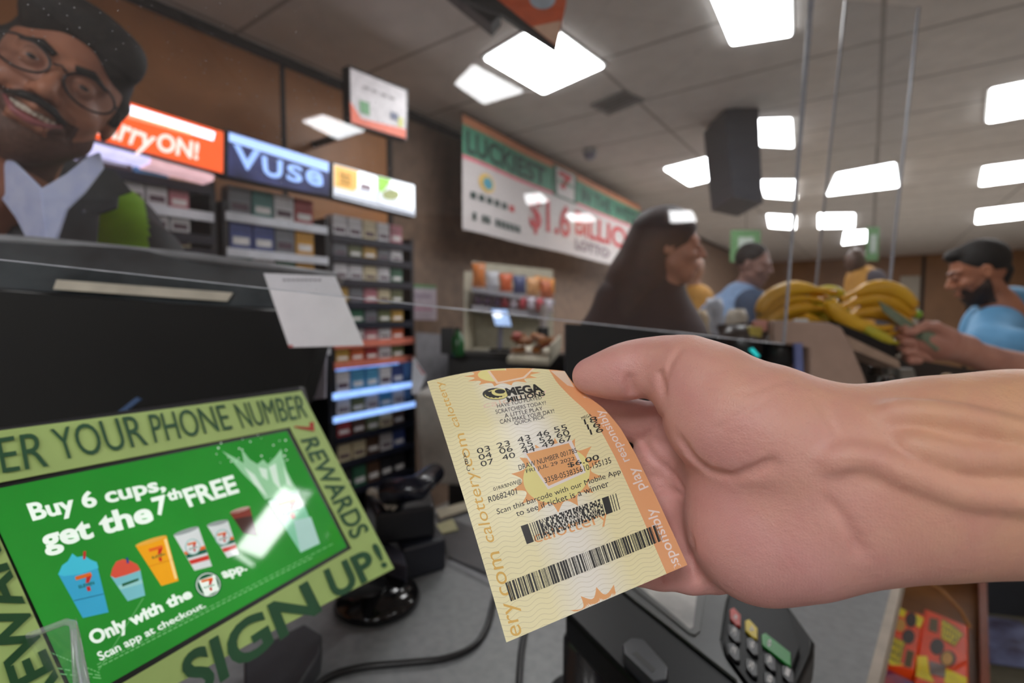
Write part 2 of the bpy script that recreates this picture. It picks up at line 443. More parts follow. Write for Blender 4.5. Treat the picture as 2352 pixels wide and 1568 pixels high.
# lamps behind the viewer that mirror in the shield
def rlamp(c, label, p0=A, n=sh_n):
    pts = [reflect_to_ceiling(x, y, p0, n) for x, y in c]
    if any(p is None for p in pts): return
    lamp(pts, label)
rlamp([(1045, 192), (1088, 148), (1204, 210), (1112, 238)], 'ceiling light behind the counter queue, mirrored beside the largest light')
rlamp([(695, 278), (742, 264), (838, 300), (776, 319)], 'ceiling light behind the viewer, mirrored over the brown panel')
rlamp([(1205, 447), (1240, 443), (1262, 462), (1212, 470)], 'ceiling light behind the viewer, mirrored on the green banner')
rlamp([(1300, 490), (1355, 492), (1368, 506), (1318, 516)], 'ceiling light behind the viewer, mirrored by the red banner figures')
rlamp([(1536, 484), (1590, 484), (1600, 508), (1541, 511)], 'ceiling light behind the viewer, mirrored on the dark hair')
rlamp([(1582, 529), (1630, 530), (1641, 550), (1590, 551)], 'ceiling light behind the viewer, mirrored beside the profile face')
# unseen lamps added behind the viewer for general light, clear of the shield's reflection
for i, (x, y) in enumerate([(.2, -1.6), (3.2, -3.2), (1.4, -4.6)]):
    lamp([V((x-.3, y-.6, 0)), V((x+.3, y-.6, 0)), V((x+.3, y+.6, 0)), V((x-.3, y+.6, 0))], ['added unseen ceiling light right behind the viewer', 'added unseen ceiling light behind and right of the viewer', 'added unseen ceiling light far behind the viewer'][i])
# faint ceiling vent and camera dome
t = thing('ceiling_vent', onz(1400, 230, CEIL), 'grey ceiling vent right of the largest light', 'vent')
v = MB().prism([onz(x, y, CEIL-.001) for x, y in ((1355, 240), (1432, 207), (1480, 228), (1398, 262))], V((0, 0, -.012)), mat('vent_grey', (150, 148, 146), .6)).build('vent_frame', t)
sl = MB()
for k in range(5):
    u = .14+.18*k; a = bil(((1355, 240), (1432, 207), (1480, 228), (1398, 262)), .08, u); b = bil(((1355, 240), (1432, 207), (1480, 228), (1398, 262)), .92, u)
    sl.tube([onz(*a, CEIL-.015), onz(*b, CEIL-.015)], .006, mat('vent_slat', (110, 108, 106), .6), 6)
sl.build('slats', t)
q = onz(1355, 352, CEIL-.03)
t = thing('security_camera', q, 'small white dome camera on the ceiling above the banner', 'camera')
MB().lathe(q+V((0, 0, -.02)), [(.01, -.035), (.035, -.025), (.048, 0), (.05, .02)], mat('dome_grey', (150, 148, 165), .3), 20).build('dome', t, True)
MB().lathe(q, [(.06, 0), (.06, .03)], m_lframe, 20).build('base', t, True)
# hanging orange triangular sign + its black bracket
m_or = mat('sign_orange', (222, 98, 48), .4); m_cream = mat('sign_cream', (232, 192, 165), .5)
d0 = 1.35
pts = [(1040, -60), (1300, -60), (1299, 0), (1296, 30), (1280, 110), (1140, -5), (1080, -40)]
pts = [(1050, -80), (1304, -80), (1300, 10), (1279, 108), (1135, -8)]
c0 = P(1200, 0, d0)
t = thing('hanging_sign', c0, 'orange sign with a pale pointed tip hanging at the top centre', 'sign')
nn = (P(1300, -50, d0)-P(1100, -50, d0)).cross(P(1200, 50, d0)-P(1200, -80, d0))
pr = planeproj(c0, fw, .0015)
o = MB().prism([P(*p, d0) for p in pts], fw*.012, m_or, m_black).build('panel', t)
k = MB(); pp(k, [(1222, 62), (1289, 48), (1279, 106)], pr, m_cream); pp(k, ell((1246, -2), 30, 24), pr, mat('sign_bluegrey', (190, 205, 220), .5)); k.build('print', o)
MB().prism([P(*p, d0) for p in ((1046, -10), (1135, -8), (1279, 108), (1278, 112), (1205, 66), (1150, 30))], fw*.02, m_black).build('black_edge', t)
o = MB().prism([P(*p, 1.5) for p in ((985, -60), (1075, -60), (1150, 30), (1128, 56))], fw*.06, mat('dark_bracket', (38, 38, 42), .5)).build('hanging_bracket')
tag(o, 'dark hanging bracket just left of the orange hanging sign', 'bracket')
# wall screen
Xs = -1.95
q = [onx(*p, Xs) for p in ((800, 148), (938, 205), (936, 324), (803, 285))]
t = thing('menu_screen', sum(q, V((0, 0, 0)))/4, 'white and orange promotional screen hung high on the wall', 'screen')
n = V((1, 0, 0))
MB().prism(q, -n*.05, m_black).build('casing', t, bevel=.004)
k = MB(); pr = lambda x, y: onx(x, y, Xs+.002)
m_sw = mat('screen_white', (205, 198, 200), .4, emit=.35); m_so = mat('screen_orange', (232, 110, 80), .4, emit=.35)
vs, fs = gridquad(((804, 156), (933, 209), (932, 318), (807, 281)), 1, 1)
pp(k, [(804, 156), (933, 209), (932, 318), (807, 281)], pr, m_sw)
pr2 = lambda x, y: onx(x, y, Xs+.004)
pp(k, [(804, 232), (830, 272), (932, 297), (932, 318), (807, 281)], pr2, m_so)
pr3 = lambda x, y: onx(x, y, Xs+.006)
pp(k, [(826, 230), (848, 236), (850, 266), (828, 258)], pr3, mat('leaf_green', (90, 150, 95), .4, emit=.3))
pp(k, [(897, 255), (915, 262), (915, 278), (897, 272)], pr3, mat('navy_patch', (60, 70, 110), .4, emit=.2)); pp(k, [(915, 268), (926, 272), (926, 292), (915, 290)], pr3, mat('lime_patch', (205, 205, 110), .4, emit=.3))
for a in range(4): pp(k, [(834+a*20, 196+a*8), (848+a*20, 201+a*8), (848+a*20, 207+a*8), (834+a*20, 202+a*8)], pr3, mat('soft_grey', (165, 158, 160), .5, emit=.2))
k.build('display', t)
MB().tube([V((Xs-.04, q[0].y*.5+q[1].y*.5, q[0].z-.2)), V((XW, q[0].y*.5+q[1].y*.5, q[0].z-.2))], .02, m_black).build('wall_bracket', t)
# dark box added in place of a dark reflection in the shield, centre-right
c = [(1664, 252), (1742, 240), (1752, 466), (1684, 452)]
dd = 3.2
q = [P(*p, dd) for p in c]
o = MB().prism(q, fw*.35, mat('dark_box', (66, 68, 76), .5)).build('reflection_box'); tag(o, 'added dark box in place of a dark reflection by the clear shield edge', 'reflection stand-in')
# green hanging tags
for i, (x, y, w_, h_, dd, rr) in enumerate(((1712, 565, 34, 36, 5.0, .2), (2004, 560, 14, 38, 4.0, 0))):
    c0 = P(x, y, dd); s = dd/F
    t = thing('hanging_sign', c0, ['green and white hanging sign over the man in pale blue', 'narrow green sign hanging above the right banana bunch'][i], 'sign')
    MB().box(c0, w_*2*s, .01, h_*2*s, mat('sign_green', (88, 128, 84), .5), (rt, fw, V((0, 0, 1)))).build('panel', t)
    MB().box(c0-fw*.008, w_*1.0*s, .004, h_*1.1*s, mat('sign_pale', (165, 175, 165), .5), (rt, fw, V((0, 0, 1)))).build('white_print', t)
    MB().tube([c0+V((0, 0, h_*s)), V((c0.x, c0.y, CEIL))], .003, m_seam, 6).build('cord', t)
# ================================================================== BACK BAR: lit signs, racks, packs
XF = -2.05     # front plane of the racks
def col(*c): return c
m_rack = mat('rack_black', (28, 29, 33), .45); m_strip = mat('price_strip', (222, 224, 232), .4, var=.2, scale=8)
m_strip2 = mat('price_strip_lilac', (170, 174, 205), .4, var=.25, scale=10)
XS = -1.98
def litsign(c, label, face, draw, name='lit_sign'):
    q = [onx(*p, XS) for p in c]
    t = thing(name, sum(q, V((0, 0, 0)))/4, label, 'sign')
    MB().prism([p+(p-q[0]*.25-q[1]*.25-q[2]*.25-q[3]*.25)*.04 for p in q], V((-.06, 0, 0)), m_rack).build('casing', t)
    k = MB(); pp(k, c, lambda x, y: onx(x, y, XS+.002), face); draw(k); k.build('lit_face', t)
L1 = lambda x, y: onx(x, y, XS+.004)
L2 = lambda x, y: onx(x, y, XS+.006)
e_or = mat('lit_orange', (240, 92, 40), .4, emit=.9, var=.03); e_wh = mat('lit_white', (240, 240, 255), .4, emit=2.0, var=.02); e_wh1 = mat('lit_white_soft', (250, 225, 215), .4, emit=.95, var=.02)
e_nv = mat('lit_navy', (32, 34, 62), .3, emit=.5, rgb2=(78, 84, 140), scale=5); e_bl = mat('lit_pale_blue', (165, 195, 250), .4, emit=1.1, var=.02); e_bl2 = mat('lit_letter_blue', (150, 182, 240), .4, emit=1.0, var=.02)
def d1(k):
    pp(k, [(262, 230), (494, 304), (490, 323), (262, 252)], L1, e_wh); pp(k, [(262, 252), (440, 303), (440, 312), (262, 262)], L1, mat('lit_peach', (245, 150, 110), .4, emit=.9))
    txt(k, 'Carry', ((205, 232), (362, 300), (352, 365), (205, 322)), L2, e_wh1, bold=.02, shear=.3)
    txt(k, 'ON!', ((364, 303), (458, 328), (455, 368), (358, 345)), L2, e_wh1, bold=.03)
litsign([(150, 188), (513, 303), (512, 398), (150, 300)], 'lit orange sign reading Carry ON! beside the smiling cashier', e_or, d1)
def d2(k):
    pp(k, [(526, 304), (755, 373), (755, 396), (526, 324)], L1, e_bl)
    for s, q in (('V', ((536, 333), (593, 347), (588, 396), (560, 388))), ('U', ((601, 357), (650, 370), (648, 413), (605, 402)))):
        txt(k, s, q if s == 'U' else ((536, 330), (598, 348), (590, 396), (546, 384)), L2, e_bl2, bold=.035)
    txt(k, 'S', ((660, 374), (696, 384), (694, 422), (658, 413)), L2, e_bl2, bold=.03)
    txt(k, 'e', ((702, 384), (742, 395), (742, 431), (702, 421)), L2, e_bl2, bold=.03)
litsign([(524, 300), (757, 374), (755, 450), (524, 403)], 'lit dark blue sign with pale VUSE letters', e_nv, d2)
e_y = mat('lit_yellow', (235, 185, 105), .4, emit=.9); e_gy = mat('lit_grey', (205, 208, 215), .4, emit=1.0, var=.03); e_w3 = mat('lit_white_mid', (245, 248, 250), .4, emit=1.4, var=.02)
def d3(k):
    pp(k, [(768, 378), (822, 393), (822, 430), (812, 440), (768, 428)], L1, e_y); pp(k, [(822, 392), (866, 406), (866, 440), (822, 430)], L1, e_w3)
    for a in range(3): pp(k, [(780, 396+a*10), (806, 403+a*10), (806, 409+a*10), (780, 402+a*10)], L2, mat('lit_brown', (175, 130, 60), .4, emit=.6))
    pp(k, [(828, 420), (852, 426), (852, 438), (828, 433)], L2, mat('lit_mauve', (150, 130, 140), .4, emit=.5)); pp(k, [(768, 445), (866, 468), (866, 473), (768, 450)], L2, mat('lit_dim', (130, 135, 150), .4, emit=.5))
litsign([(766, 375), (867, 403), (867, 477), (766, 452)], 'lit sign with a yellow block and white corner', e_gy, d3)
def d4(k):
    pp(k, [(869, 405), (900, 413), (880, 440), (869, 440)], L1, mat('lit_green', (150, 200, 90), .4, emit=.9)); pp(k, [(895, 413), (951, 427), (951, 480), (925, 472), (905, 440)], L1, e_w3)
    pp(k, ell((898, 447), 20, 12), L2, mat('lit_tan', (165, 170, 120), .4, emit=.6)); pp(k, [(869, 468), (952, 490), (952, 495), (869, 474)], L2, mat('lit_dim', (130, 135, 150), .4, emit=.5))
litsign([(868, 403), (952, 425), (953, 497), (868, 477)], 'lit white and green sign at the right end of the row', e_gy, d4)
# lilac shelf light bars under the orange sign
o = MB().prism([onx(*p, XS) for p in ((195, 322), (345, 362), (345, 376), (195, 338))], V((-.2, 0, 0)), mat('lit_bar', (200, 195, 235), .4, emit=1.0)).build('light_bar'); tag(o, 'pale lilac light bar under the left end of the orange sign', 'light bar')
o = MB().prism([onx(*p, XS) for p in ((344, 362), (492, 402), (490, 416), (342, 378))], V((-.2, 0, 0)), mat('lit_bar2', (225, 180, 185), .4, emit=.7)).build('light_bar'); tag(o, 'pinkish light bar under the right end of the orange sign', 'light bar')
def rack(xa, xb, ytop, label, rows, ztop_px):
    """xa,xb picture x of the two ends at the front plane ; rows: (picture y at xref, strip?)"""
    ya = onx(xa, 600, XF).y; yb = onx(xb, 600, XF).y
    zt = onx(*ztop_px, XF).z
    t = thing('display_rack', V((XF-.15, (ya+yb)/2, 0)), label, 'rack')
    m = MB(); m.bb((XF-.36, ya, 0), (XF-.34, yb, zt), m_rack); m.bb((XF-.34, ya, 0), (XF, ya+.02, zt), m_rack); m.bb((XF-.34, yb-.02, 0), (XF, yb, zt), m_rack); m.build('frame', t)
    zs = []
    for (rx, ry, st) in rows:
        z = onx(rx, ry, XF).z; zs.append(z)
        b = MB().bb((XF-.34, ya+.02, z-.012), (XF, yb-.02, z), m_rack).build('shelf', t)
        if st: MB().bb((XF, ya+.01, z-.03), (XF+.006, yb-.01, z+.004), [m_strip, m_strip2, mat('strip_orange', (225, 130, 110), .4), mat('rack_black2', (30, 32, 45), .4)][st-1]).build('price_strip', b)
    return t, ya, yb, zs
PAL = dict(white=(215, 212, 215), green=(60, 110, 85), teal=(70, 125, 120), red=(165, 60, 60), blue=(70, 85, 140), gold=(190, 150, 70), grey=(120, 122, 128), dark=(50, 48, 52), cream=(215, 200, 165), amber=(200, 145, 50), pink=(190, 120, 130), orange=(205, 100, 60), olive=(110, 115, 80), cyan=(90, 160, 200), brown=(95, 70, 55))
def pack(col_, w, h, dpt):
    m = mat('pack_'+col_, PAL[col_], .35, var=.1, scale=40)
    b = MB().bb((-dpt, 0, 0), (0, w, h), m)
    # lid line and label band
    b.bb((-.001, .004, h*.62), (.0008, w-.004, h*.64), mat('pack_line', (30, 30, 34), .5)); b.bb((-.001, w*.12, h*.18), (.0008, w*.88, h*.42), mat('pack_band_'+('dark' if col_ in ('white', 'cream', 'grey') else 'light'), (90, 70, 80) if col_ in ('white', 'cream', 'grey') else (225, 222, 220), .4))
    return b
proto = {}
def fill(ya, yb, z, cols, w, h, label, dx=.01, gap=.008, skip=()):
    y = ya+.03; i = 0
    while y+w < yb-.02:
        c = cols[i % len(cols)]; i += 1
        if c:
            key = (c, round(w, 3), round(h, 3))
            if key in proto: o = proto[key].copy(); COL.objects.link(o)
            else: o = proto[key] = pack(c, w, h, .06).build('cigarette_pack')
            o.location = (XF-dx, y, z+.0006)
            o['label'] = '%s %s' % (c if c != 'dark' else 'near-black', label); o['category'] = 'pack'; o['group'] = '%s packs: %s' % (c, label)
        y += w+gap
# rack A (behind the cashier)
tA, ya, yb, z = rack(205, 500, 0, 'black tobacco rack under the orange sign, partly behind the cashier', [(490, 432, 4), (490, 492, 1), (490, 545, 4), (490, 576, 4), (490, 640, 4), (490, 720, 1)], (490, 415))
fill(ya, yb, z[0], ['brown', 'cyan', 'cream', 'cream', 'white'], .1, .10, 'box on the top ledge of the rack under the orange sign')
fill(ya, yb, z[1], ['green', 'white', 'white', 'pink'], .062, .088, 'pack on the second shelf of the rack under the orange sign')
fill(ya, yb, z[2], ['green', 'white', 'white', 'white'], .062, .088, 'pack on the third shelf of the rack under the orange sign')
fill(ya, yb, z[3], ['cream', 'white', 'dark'], .062, .06, 'pack on the fourth shelf of the rack under the orange sign')
# rack B
tB, ya, yb, z = rack(515, 757, 0, 'black tobacco rack under the blue VUSE sign', [(743, 522, 1), (743, 592, 1), (743, 660, 4), (743, 730, 1), (743, 800, 1)], (743, 500))
m = MB()
fill(ya, yb, z[0], ['grey', 'teal', 'white', 'red', 'teal', 'teal', 'cream', 'gold'], .085, .11, 'pack on the top shelf under the blue sign')
fill(ya, yb, z[1], ['blue', 'blue', 'grey', 'amber', 'white', 'amber', 'dark', 'amber'], .085, .12, 'pack on the second shelf under the blue sign')
fill(ya, yb, z[2], ['teal', 'white', 'green', 'amber', 'brown'], .085, .11, 'pack on the third shelf under the blue sign')
# rack C
rowsC = [(760, 538, 4), (760, 585, 4), (760, 640, 4), (760, 694, 4), (760, 742, 4), (760, 787, 3), (760, 835, 3), (760, 905, 0), (760, 958, 0), (760, 1010, 4), (760, 1070, 4), (760, 1140, 4)]
tC, ya, yb, z = rack(757, 950, 0, 'tall black tobacco rack at the right end with a lit blue section', rowsC, (760, 520))
nm = ['top', 'second', 'third', 'fourth', 'fifth', 'sixth', 'seventh', 'eighth', 'ninth', 'tenth', 'eleventh', 'twelfth']
pc = [['white', 'white', 'cream', 'white', 'pink', 'green', 'white', 'pink', 'blue', 'green'], ['grey', 'olive', 'gold', 'grey', 'white', 'blue', 'grey'], ['white', 'white', 'cream', 'white', 'green', 'olive', 'grey', 'blue'],
      ['gold', 'grey', 'pink', 'cream', 'olive', 'white'], ['olive', 'green', 'grey', 'olive', 'gold'], ['orange', 'white', 'pink', 'white'], ['gold', 'orange', 'red', 'white', 'olive', 'white', 'green'], ['white', 'cyan', 'cyan', 'white', 'blue', 'blue'], ['white', 'olive', 'white', 'cyan', 'white'],
      ['red', 'brown', 'olive', 'cream', 'brown', 'red', 'red'], ['cream', 'cream', 'brown', 'white', 'blue', 'orange'], ['dark', 'green', 'brown', 'dark']]
for i in range(12):
    h = .8*((z[i-1]-z[i]) if i else .14); fill(ya, yb, z[i], pc[i], .075, min(h-.015, .11), 'pack on the %s shelf of the tall right rack' % nm[i], gap=.012)
# lit blue cabinet section of rack C
zb = z[8]-.01; zt = z[7]+.1
lp = MB().bb((XF-.30, ya+.02, z[8]+.002), (XF-.11, yb-.02, z[6]-.02), mat('blue_glow', (110, 160, 235), .4, emit=1.6, var=.3, scale=9)).build('lit_panel', tC)
o = MB(); o.bb((XF+.002, ya, z[7]-.028), (XF+.008, yb, z[7]+.002), mat('lit_edge', (130, 165, 225), .3, emit=1.2)); o.bb((XF+.002, ya, z[8]-.03), (XF+.008, yb, z[8]-.002), mat('lit_edge', (130, 165, 225), .3)); o.build('light_strip', tC)
# sheet taped on the side wall
X2 = XW+.004
def sheet(c, X, m, label, extra=()):
    t = thing('paper_notice', onx(*c[0], X), label, 'notice')
    MB().prism([onx(*p, X) for p in c], V((-.002, 0, 0)), m).build('sheet', t)
    k = MB()
    for pts, mm in extra: pp(k, pts, lambda x, y: onx(x, y, X+.001), mm)
    k.build('print', t)
sheet([(947, 653), (1002, 657), (1003, 735), (947, 734)], X2, mat('paper_lilac', (186, 172, 182), .6), 'white notice with a green top edge by the tall rack',
      [([(947, 652), (1002, 656), (1002, 663), (947, 660)], mat('notice_green', (90, 140, 90), .5)), ([(952, 675), (990, 677), (990, 684), (952, 682)], mat('print_mauve', (150, 135, 150), .5)), ([(952, 706), (992, 707), (992, 713), (952, 712)], mat('print_pinkish', (175, 125, 145), .5))])
# ------------------------------------------------------------------ banner
XB = -2.15
bc = ((1062, 262), (1462, 455), (1400, 607), (1062, 526))
t = thing('banner', onx(1250, 430, XB), 'long green, white and red lottery banner hung under the ceiling', 'banner')
def bx(u, v):
    x = 1062*(1-u)+1470*u; yt = 262+(x-1062)*.52; yb_ = 526+(x-1062)*.237
    q = onx(x, yb_*(1-v)+yt*v, XB); q.x += .012*math.sin(u*14)*(1-v*.6)-.0; return q
m_bw = mat('banner_white', (200, 192, 190), .6, var=.04); m_bg = mat('banner_green', (78, 138, 112), .6, var=.05); m_bo = mat('banner_orange', (190, 125, 90), .6); m_br = mat('banner_red', (188, 52, 58), .6); m_bp = mat('banner_pink', (212, 110, 125), .6); m_bd = mat('banner_dark', (40, 62, 56), .6)
b = MB()
for (v0, v1, mm) in ((0, .62, m_bw), (.62, .655, m_bp), (.655, .92, m_bg), (.92, 1, m_bo)):
    for i in range(40): b.poly([bx(i/40, v0), bx((i+1)/40, v0), bx((i+1)/40, v1), bx(i/40, v1)], mm)
o = b.build('cloth', t, True)
k = MB()
def bo(off):
    def f(u, v):
        q = bx(u, v); q.x += off; return q
    return f
txt(k, 'LUCKIEST', ((.02, .88), (.47, .88), (.47, .68), (.02, .68)), bo(.003), m_bd, bold=.03)
txt(k, 'IN THE WEST', ((.67, .87), (1.0, .87), (1.0, .69), (.67, .69)), bo(.003), m_bd, bold=.03)
pq(k, ((.505, .97), (.64, .97), (.64, .62), (.505, .62)), bo(.006), mat('banner_logo_green', (60, 105, 85), .6)); pq(k, ((.52, .95), (.625, .95), (.62, .64), (.525, .64)), bo(.009), m_bw)
txt(k, '7', ((.535, .92), (.61, .92), (.61, .72), (.535, .72)), bo(.011), m_br, bold=.06); txt(k, 'ELEVEN', ((.53, .82), (.615, .82), (.615, .78), (.53, .78)), bo(.013), m_bg, bold=.03)
pp(k, [(.13+.045*math.cos(a*.26), .47+.085*math.sin(a*.26)) for a in range(24)][::-1], bo(.005), mat('banner_yellow', (225, 185, 90), .6)); pp(k, [(.135+.028*math.cos(a*.26), .47+.055*math.sin(a*.26)) for a in range(24)][::-1], bo(.007), mat('banner_cyan', (80, 155, 175), .6))
for i in range(6): pq(k, ((.04+i*.045, .35), (.07+i*.045, .35), (.07+i*.045, .29), (.04+i*.045, .29)), bo(.005), m_bd if i < 5 else m_br)
for i in range(11):
    if i not in (1, 4): pq(k, ((.05+i*.026, .17), (.07+i*.026, .17), (.07+i*.026, .10), (.05+i*.026, .10)), bo(.005), m_bd)
txt(k, '$1.6', ((.38, .56), (.60, .56), (.60, .13), (.38, .13)), bo(.005), m_br, bold=.025)
txt(k, 'BILLION', ((.63, .56), (1.0, .56), (1.0, .26), (.63, .26)), bo(.005), m_br, bold=.025)
txt(k, 'LOTTO', ((.63, .21), (.83, .21), (.83, .08), (.63, .08)), bo(.005), mat('banner_grey', (120, 100, 110), .6), bold=.03)
k.build('printing', t)
MB().tube([bx(0, 1)+V((-.01, 0, .01)), bx(1, 1)+V((-.01, 0, .01))], .008, m_seam).build('hanging_rod', t)
# ------------------------------------------------------------------ white snack shelf
m_ws = mat('shelf_cream', (186, 180, 160), .5)
def sbox(x0, y0, x1, y1, d, th, m, mb, dx=0):
    c = [P(x0, y0, d), P(x1, y0+dx, d+.18), P(x1, y1+dx, d+.18), P(x0, y1, d)]
    return mb.prism(c, (fw+rt*.0).normalized()*th, m)
D = 3.1
t = thing('snack_shelf', P(1170, 720, D), 'cream metal shelf unit of bagged snacks left of the long-haired person', 'shelf')
m = MB(); sbox(1066, 622, 1084, 815, D, .35, m_ws, m, 2); sbox(1084, 600, 1270, 812, D+.36, .02, m_ws, m, 20); m.build('frame', t)
m = MB(); sbox(1084, 658, 1274, 669, D, .34, mat('shelf_edge', (150, 148, 155), .5), m, 30); m.build('shelf', t)
m = MB(); sbox(1084, 700, 1262, 712, D, .34, mat('shelf_edge', (150, 148, 155), .5), m, 20); m.build('shelf', t)
m = MB(); sbox(1084, 800, 1270, 815, D, .34, m_ws, m, 5); m.build('shelf', t)
bagm = [mat('bag_%d' % i, c, .3, var=.3, scale=18) for i, c in enumerate([(205, 120, 60), (190, 190, 195), (70, 80, 120), (200, 95, 55), (205, 150, 100), (110, 90, 120), (190, 105, 70), (215, 140, 60)])]
def bag(x, y, d, w, h, m, label, nm='snack_bag', dz=.0):
    c = P(x, y, d); s = d/F; X = (rt+fw*.1).normalized(); Z = V((0, 0, 1))
    r = []
    for j in range(7):
        v_ = j/6; th = math.sin(math.pi*v_)**.6*w*s*.28+.001; ww = w*s/2*(1-.12*math.sin(math.pi*v_))
        r.append([c+X*ww*math.cos(a*math.pi/6)+fw*th*math.sin(a*math.pi/6)+Z*(h*s*v_) for a in range(12)])
    o = MB().tube_rings(r, m).build(nm, None, True); tag(o, label, 'snack bag', 'snack bags: '+label); return o
for i in range(6): bag(1100+i*31, 660+i*5, D+.1+i*.02, 32, 42 if i != 0 else 55, bagm[[0, 1, 3, 2, 4, 6][i]], 'colourful snack bag on the top shelf of the cream unit')
for i in range(6): bag(1160+i*20, 705+i*2.5, D+.12, 19, 30, [mat('bag_red', (180, 70, 80), .3), mat('bag_white', (200, 190, 200), .3)][i % 2], 'red or white snack bag on the middle shelf of the cream unit')
for i in range(3): bag(1098+i*22, 699+i*2, D+.12, 20, 22, bagm[5], 'dull mauve snack bag at the left of the middle shelf')
for i in range(3): bag(1235+i*16, 668+i*3, D+.2, 15, 34, bagm[7], 'orange snack bag at the right end of the top shelf')
# back counter, register, basket etc. (dark background run)
m_dk = mat('dark_counter', (38, 37, 38), .4, var=.2, scale=5); m_gw = mat('grey_cabinet', (122, 120, 125), .5)
yc0 = onx(985, 700, -1.95).y
o = MB(); a = P(965, 770, 2.9); o.prism([P(955, 762, 2.7), P(1035, 770, 2.9), P(1035, 900, 2.9), P(955, 900, 2.7)], fw*.3, m_gw); o = o.build('cabinet'); tag(o, 'grey cabinet end between the tall rack and the back counter', 'cabinet')
t = thing('back_counter', P(1200, 850, 2.6), 'dark back counter behind the ticket', 'counter')
MB().prism([P(1030, 812, 2.55), P(1640, 832, 2.5), P(1640, 1400, 2.5), P(1030, 1400, 2.55)], fw*.45, m_dk).build('body', t)
MB().prism([P(1028, 806, 2.5), P(1650, 822, 2.45), P(1650, 832, 2.45), P(1028, 816, 2.5)], fw*.55, mat('counter_top_dark', (60, 58, 58), .3)).build('top', t)
# tablet on stand
t = thing('tablet', P(1150, 750, 2.4), 'small lit tablet on a slim stand in front of the cream shelf', 'tablet')
q = [P(*p, 2.4) for p in ((1125, 706), (1167, 708), (1178, 752), (1136, 750))]
f = MB().prism(q, fw*.02, m_black).build('casing', t)
k = MB(); pr = planeproj(q[0], fw, .002); pp(k, [(1128, 709), (1165, 711), (1175, 749), (1138, 747)], pr, mat('tablet_glow', (150, 175, 215), .3, emit=.8)); pp(k, ell((1143, 722), 11, 8), planeproj(q[0], fw, .004), mat('tablet_white', (230, 235, 245), .3, emit=1.1)); k.build('screen', t)
MB().tube([P(1150, 748, 2.42), P(1148, 800, 2.42)], .012, mat('pole_grey', (125, 125, 140), .4)).build('stand', t)
MB().tube([P(1148, 800, 2.42), P(1148, 806, 2.42)], .05, m_black).build('base', t)
o = thing('cup_stack', P(1247, 812, 2.55), None, None); MB().tube([P(1250, 700, 2.55), P(1247, 755, 2.55)], [.022, .019], mat('white_tube', (190, 182, 178), .5)).build('cups', o); MB().tube([P(1247, 752, 2.55), P(1247, 812, 2.55)], [.03, .034], m_black).build('holder', o); tag(o, 'white upright stack of cups right of the tablet', 'cups')
# green bottle and dark dispenser
def bottle(x, y0, y1, d, r, m, label, cap):
    b = P(x, y1, d); h = (y1-y0)*d/F
    t = thing('bottle', b, label, 'bottle')
    MB().lathe(b, [(r*.9, 0), (r, .01), (r, h*.6), (r*.45, h*.8), (r*.4, h*.92)], m, 18).build('body', t, True)
    MB().lathe(b+V((0, 0, h*.92)), [(r*.45, 0), (r*.45, h*.08)], cap, 12).build('cap', t, True)
bottle(1052, 752, 818, 2.46, .032, mat('bottle_green', (45, 95, 55), .15), 'dark green bottle left of the tablet', m_black)
o = MB().prism([P(*p, 2.45) for p in ((1012, 752), (1042, 752), (1042, 815), (1012, 812))], fw*.12, m_black).build('dispenser'); tag(o, 'black dispenser box left of the green bottle', 'dispenser')
# basket of snacks with a cream tray
t = thing('snack_tray', P(1225, 830, 2.0), 'cream tray of brown snack packets behind the ticket', 'tray')
c = [P(1165, 822, 2.0), P(1262, 828, 1.95), P(1285, 800, 2.2), P(1192, 792, 2.2)]
m = MB(); m.prism(c, V((0, 0, -.02)), m_ws); m.prism([c[1], c[2], c[2]+V((0, 0, .06)), c[1]+V((0, 0, .06))], rt*.008, m_ws); m.build('tray', t)
rr = random.Random(3)
for i in range(14):
    x = 1185+rr.random()*75; y = 818-rr.random()*24
    b = P(x, y, 2.03+rr.random()*.1); a = rr.random()*3
    o = MB().box(b+V((0, 0, .02+.03*rr.random())), .06, .035, .022, mat('snack_%d' % (i % 3), [(130, 85, 50), (165, 105, 55), (150, 60, 45)][i % 3], .4), (V((math.cos(a), math.sin(a), .2)).normalized(), V((-math.sin(a), math.cos(a), 0)), V((0, 0, 1)))).build('snack_packet', None, bevel=.004)
    tag(o, 'small brown snack packet heaped on the cream tray', 'snack packet', 'snack packets on the cream tray')
# white bin behind the ticket
q = [P(950, 900, 1.9), P(1065, 905, 1.85), P(1075, 1118, 1.75), P(962, 1112, 1.8)]
o = MB().prism(q, fw*.3, mat('bin_white', (170, 168, 162), .5)).build('storage_bin', None, bevel=.02); tag(o, 'off-white plastic bin on the floor behind the counter, left of the ticket', 'bin')
o = MB().prism([P(948, 820, 1.95), P(978, 862, 1.95), P(960, 905, 1.9), P(945, 905, 1.9)], fw*.01, mat('leaflet', (200, 205, 215), .5)).build('leaflet'); tag(o, 'white leaflet with a red corner sticking up behind the white bin', 'leaflet')
k = MB(); pp(k, [(950, 823), (978, 860), (971, 858)], planeproj(P(960, 860, 1.94), fw, .012), mat('leaf_red', (200, 60, 55), .5)); k.build('red_corner', o)
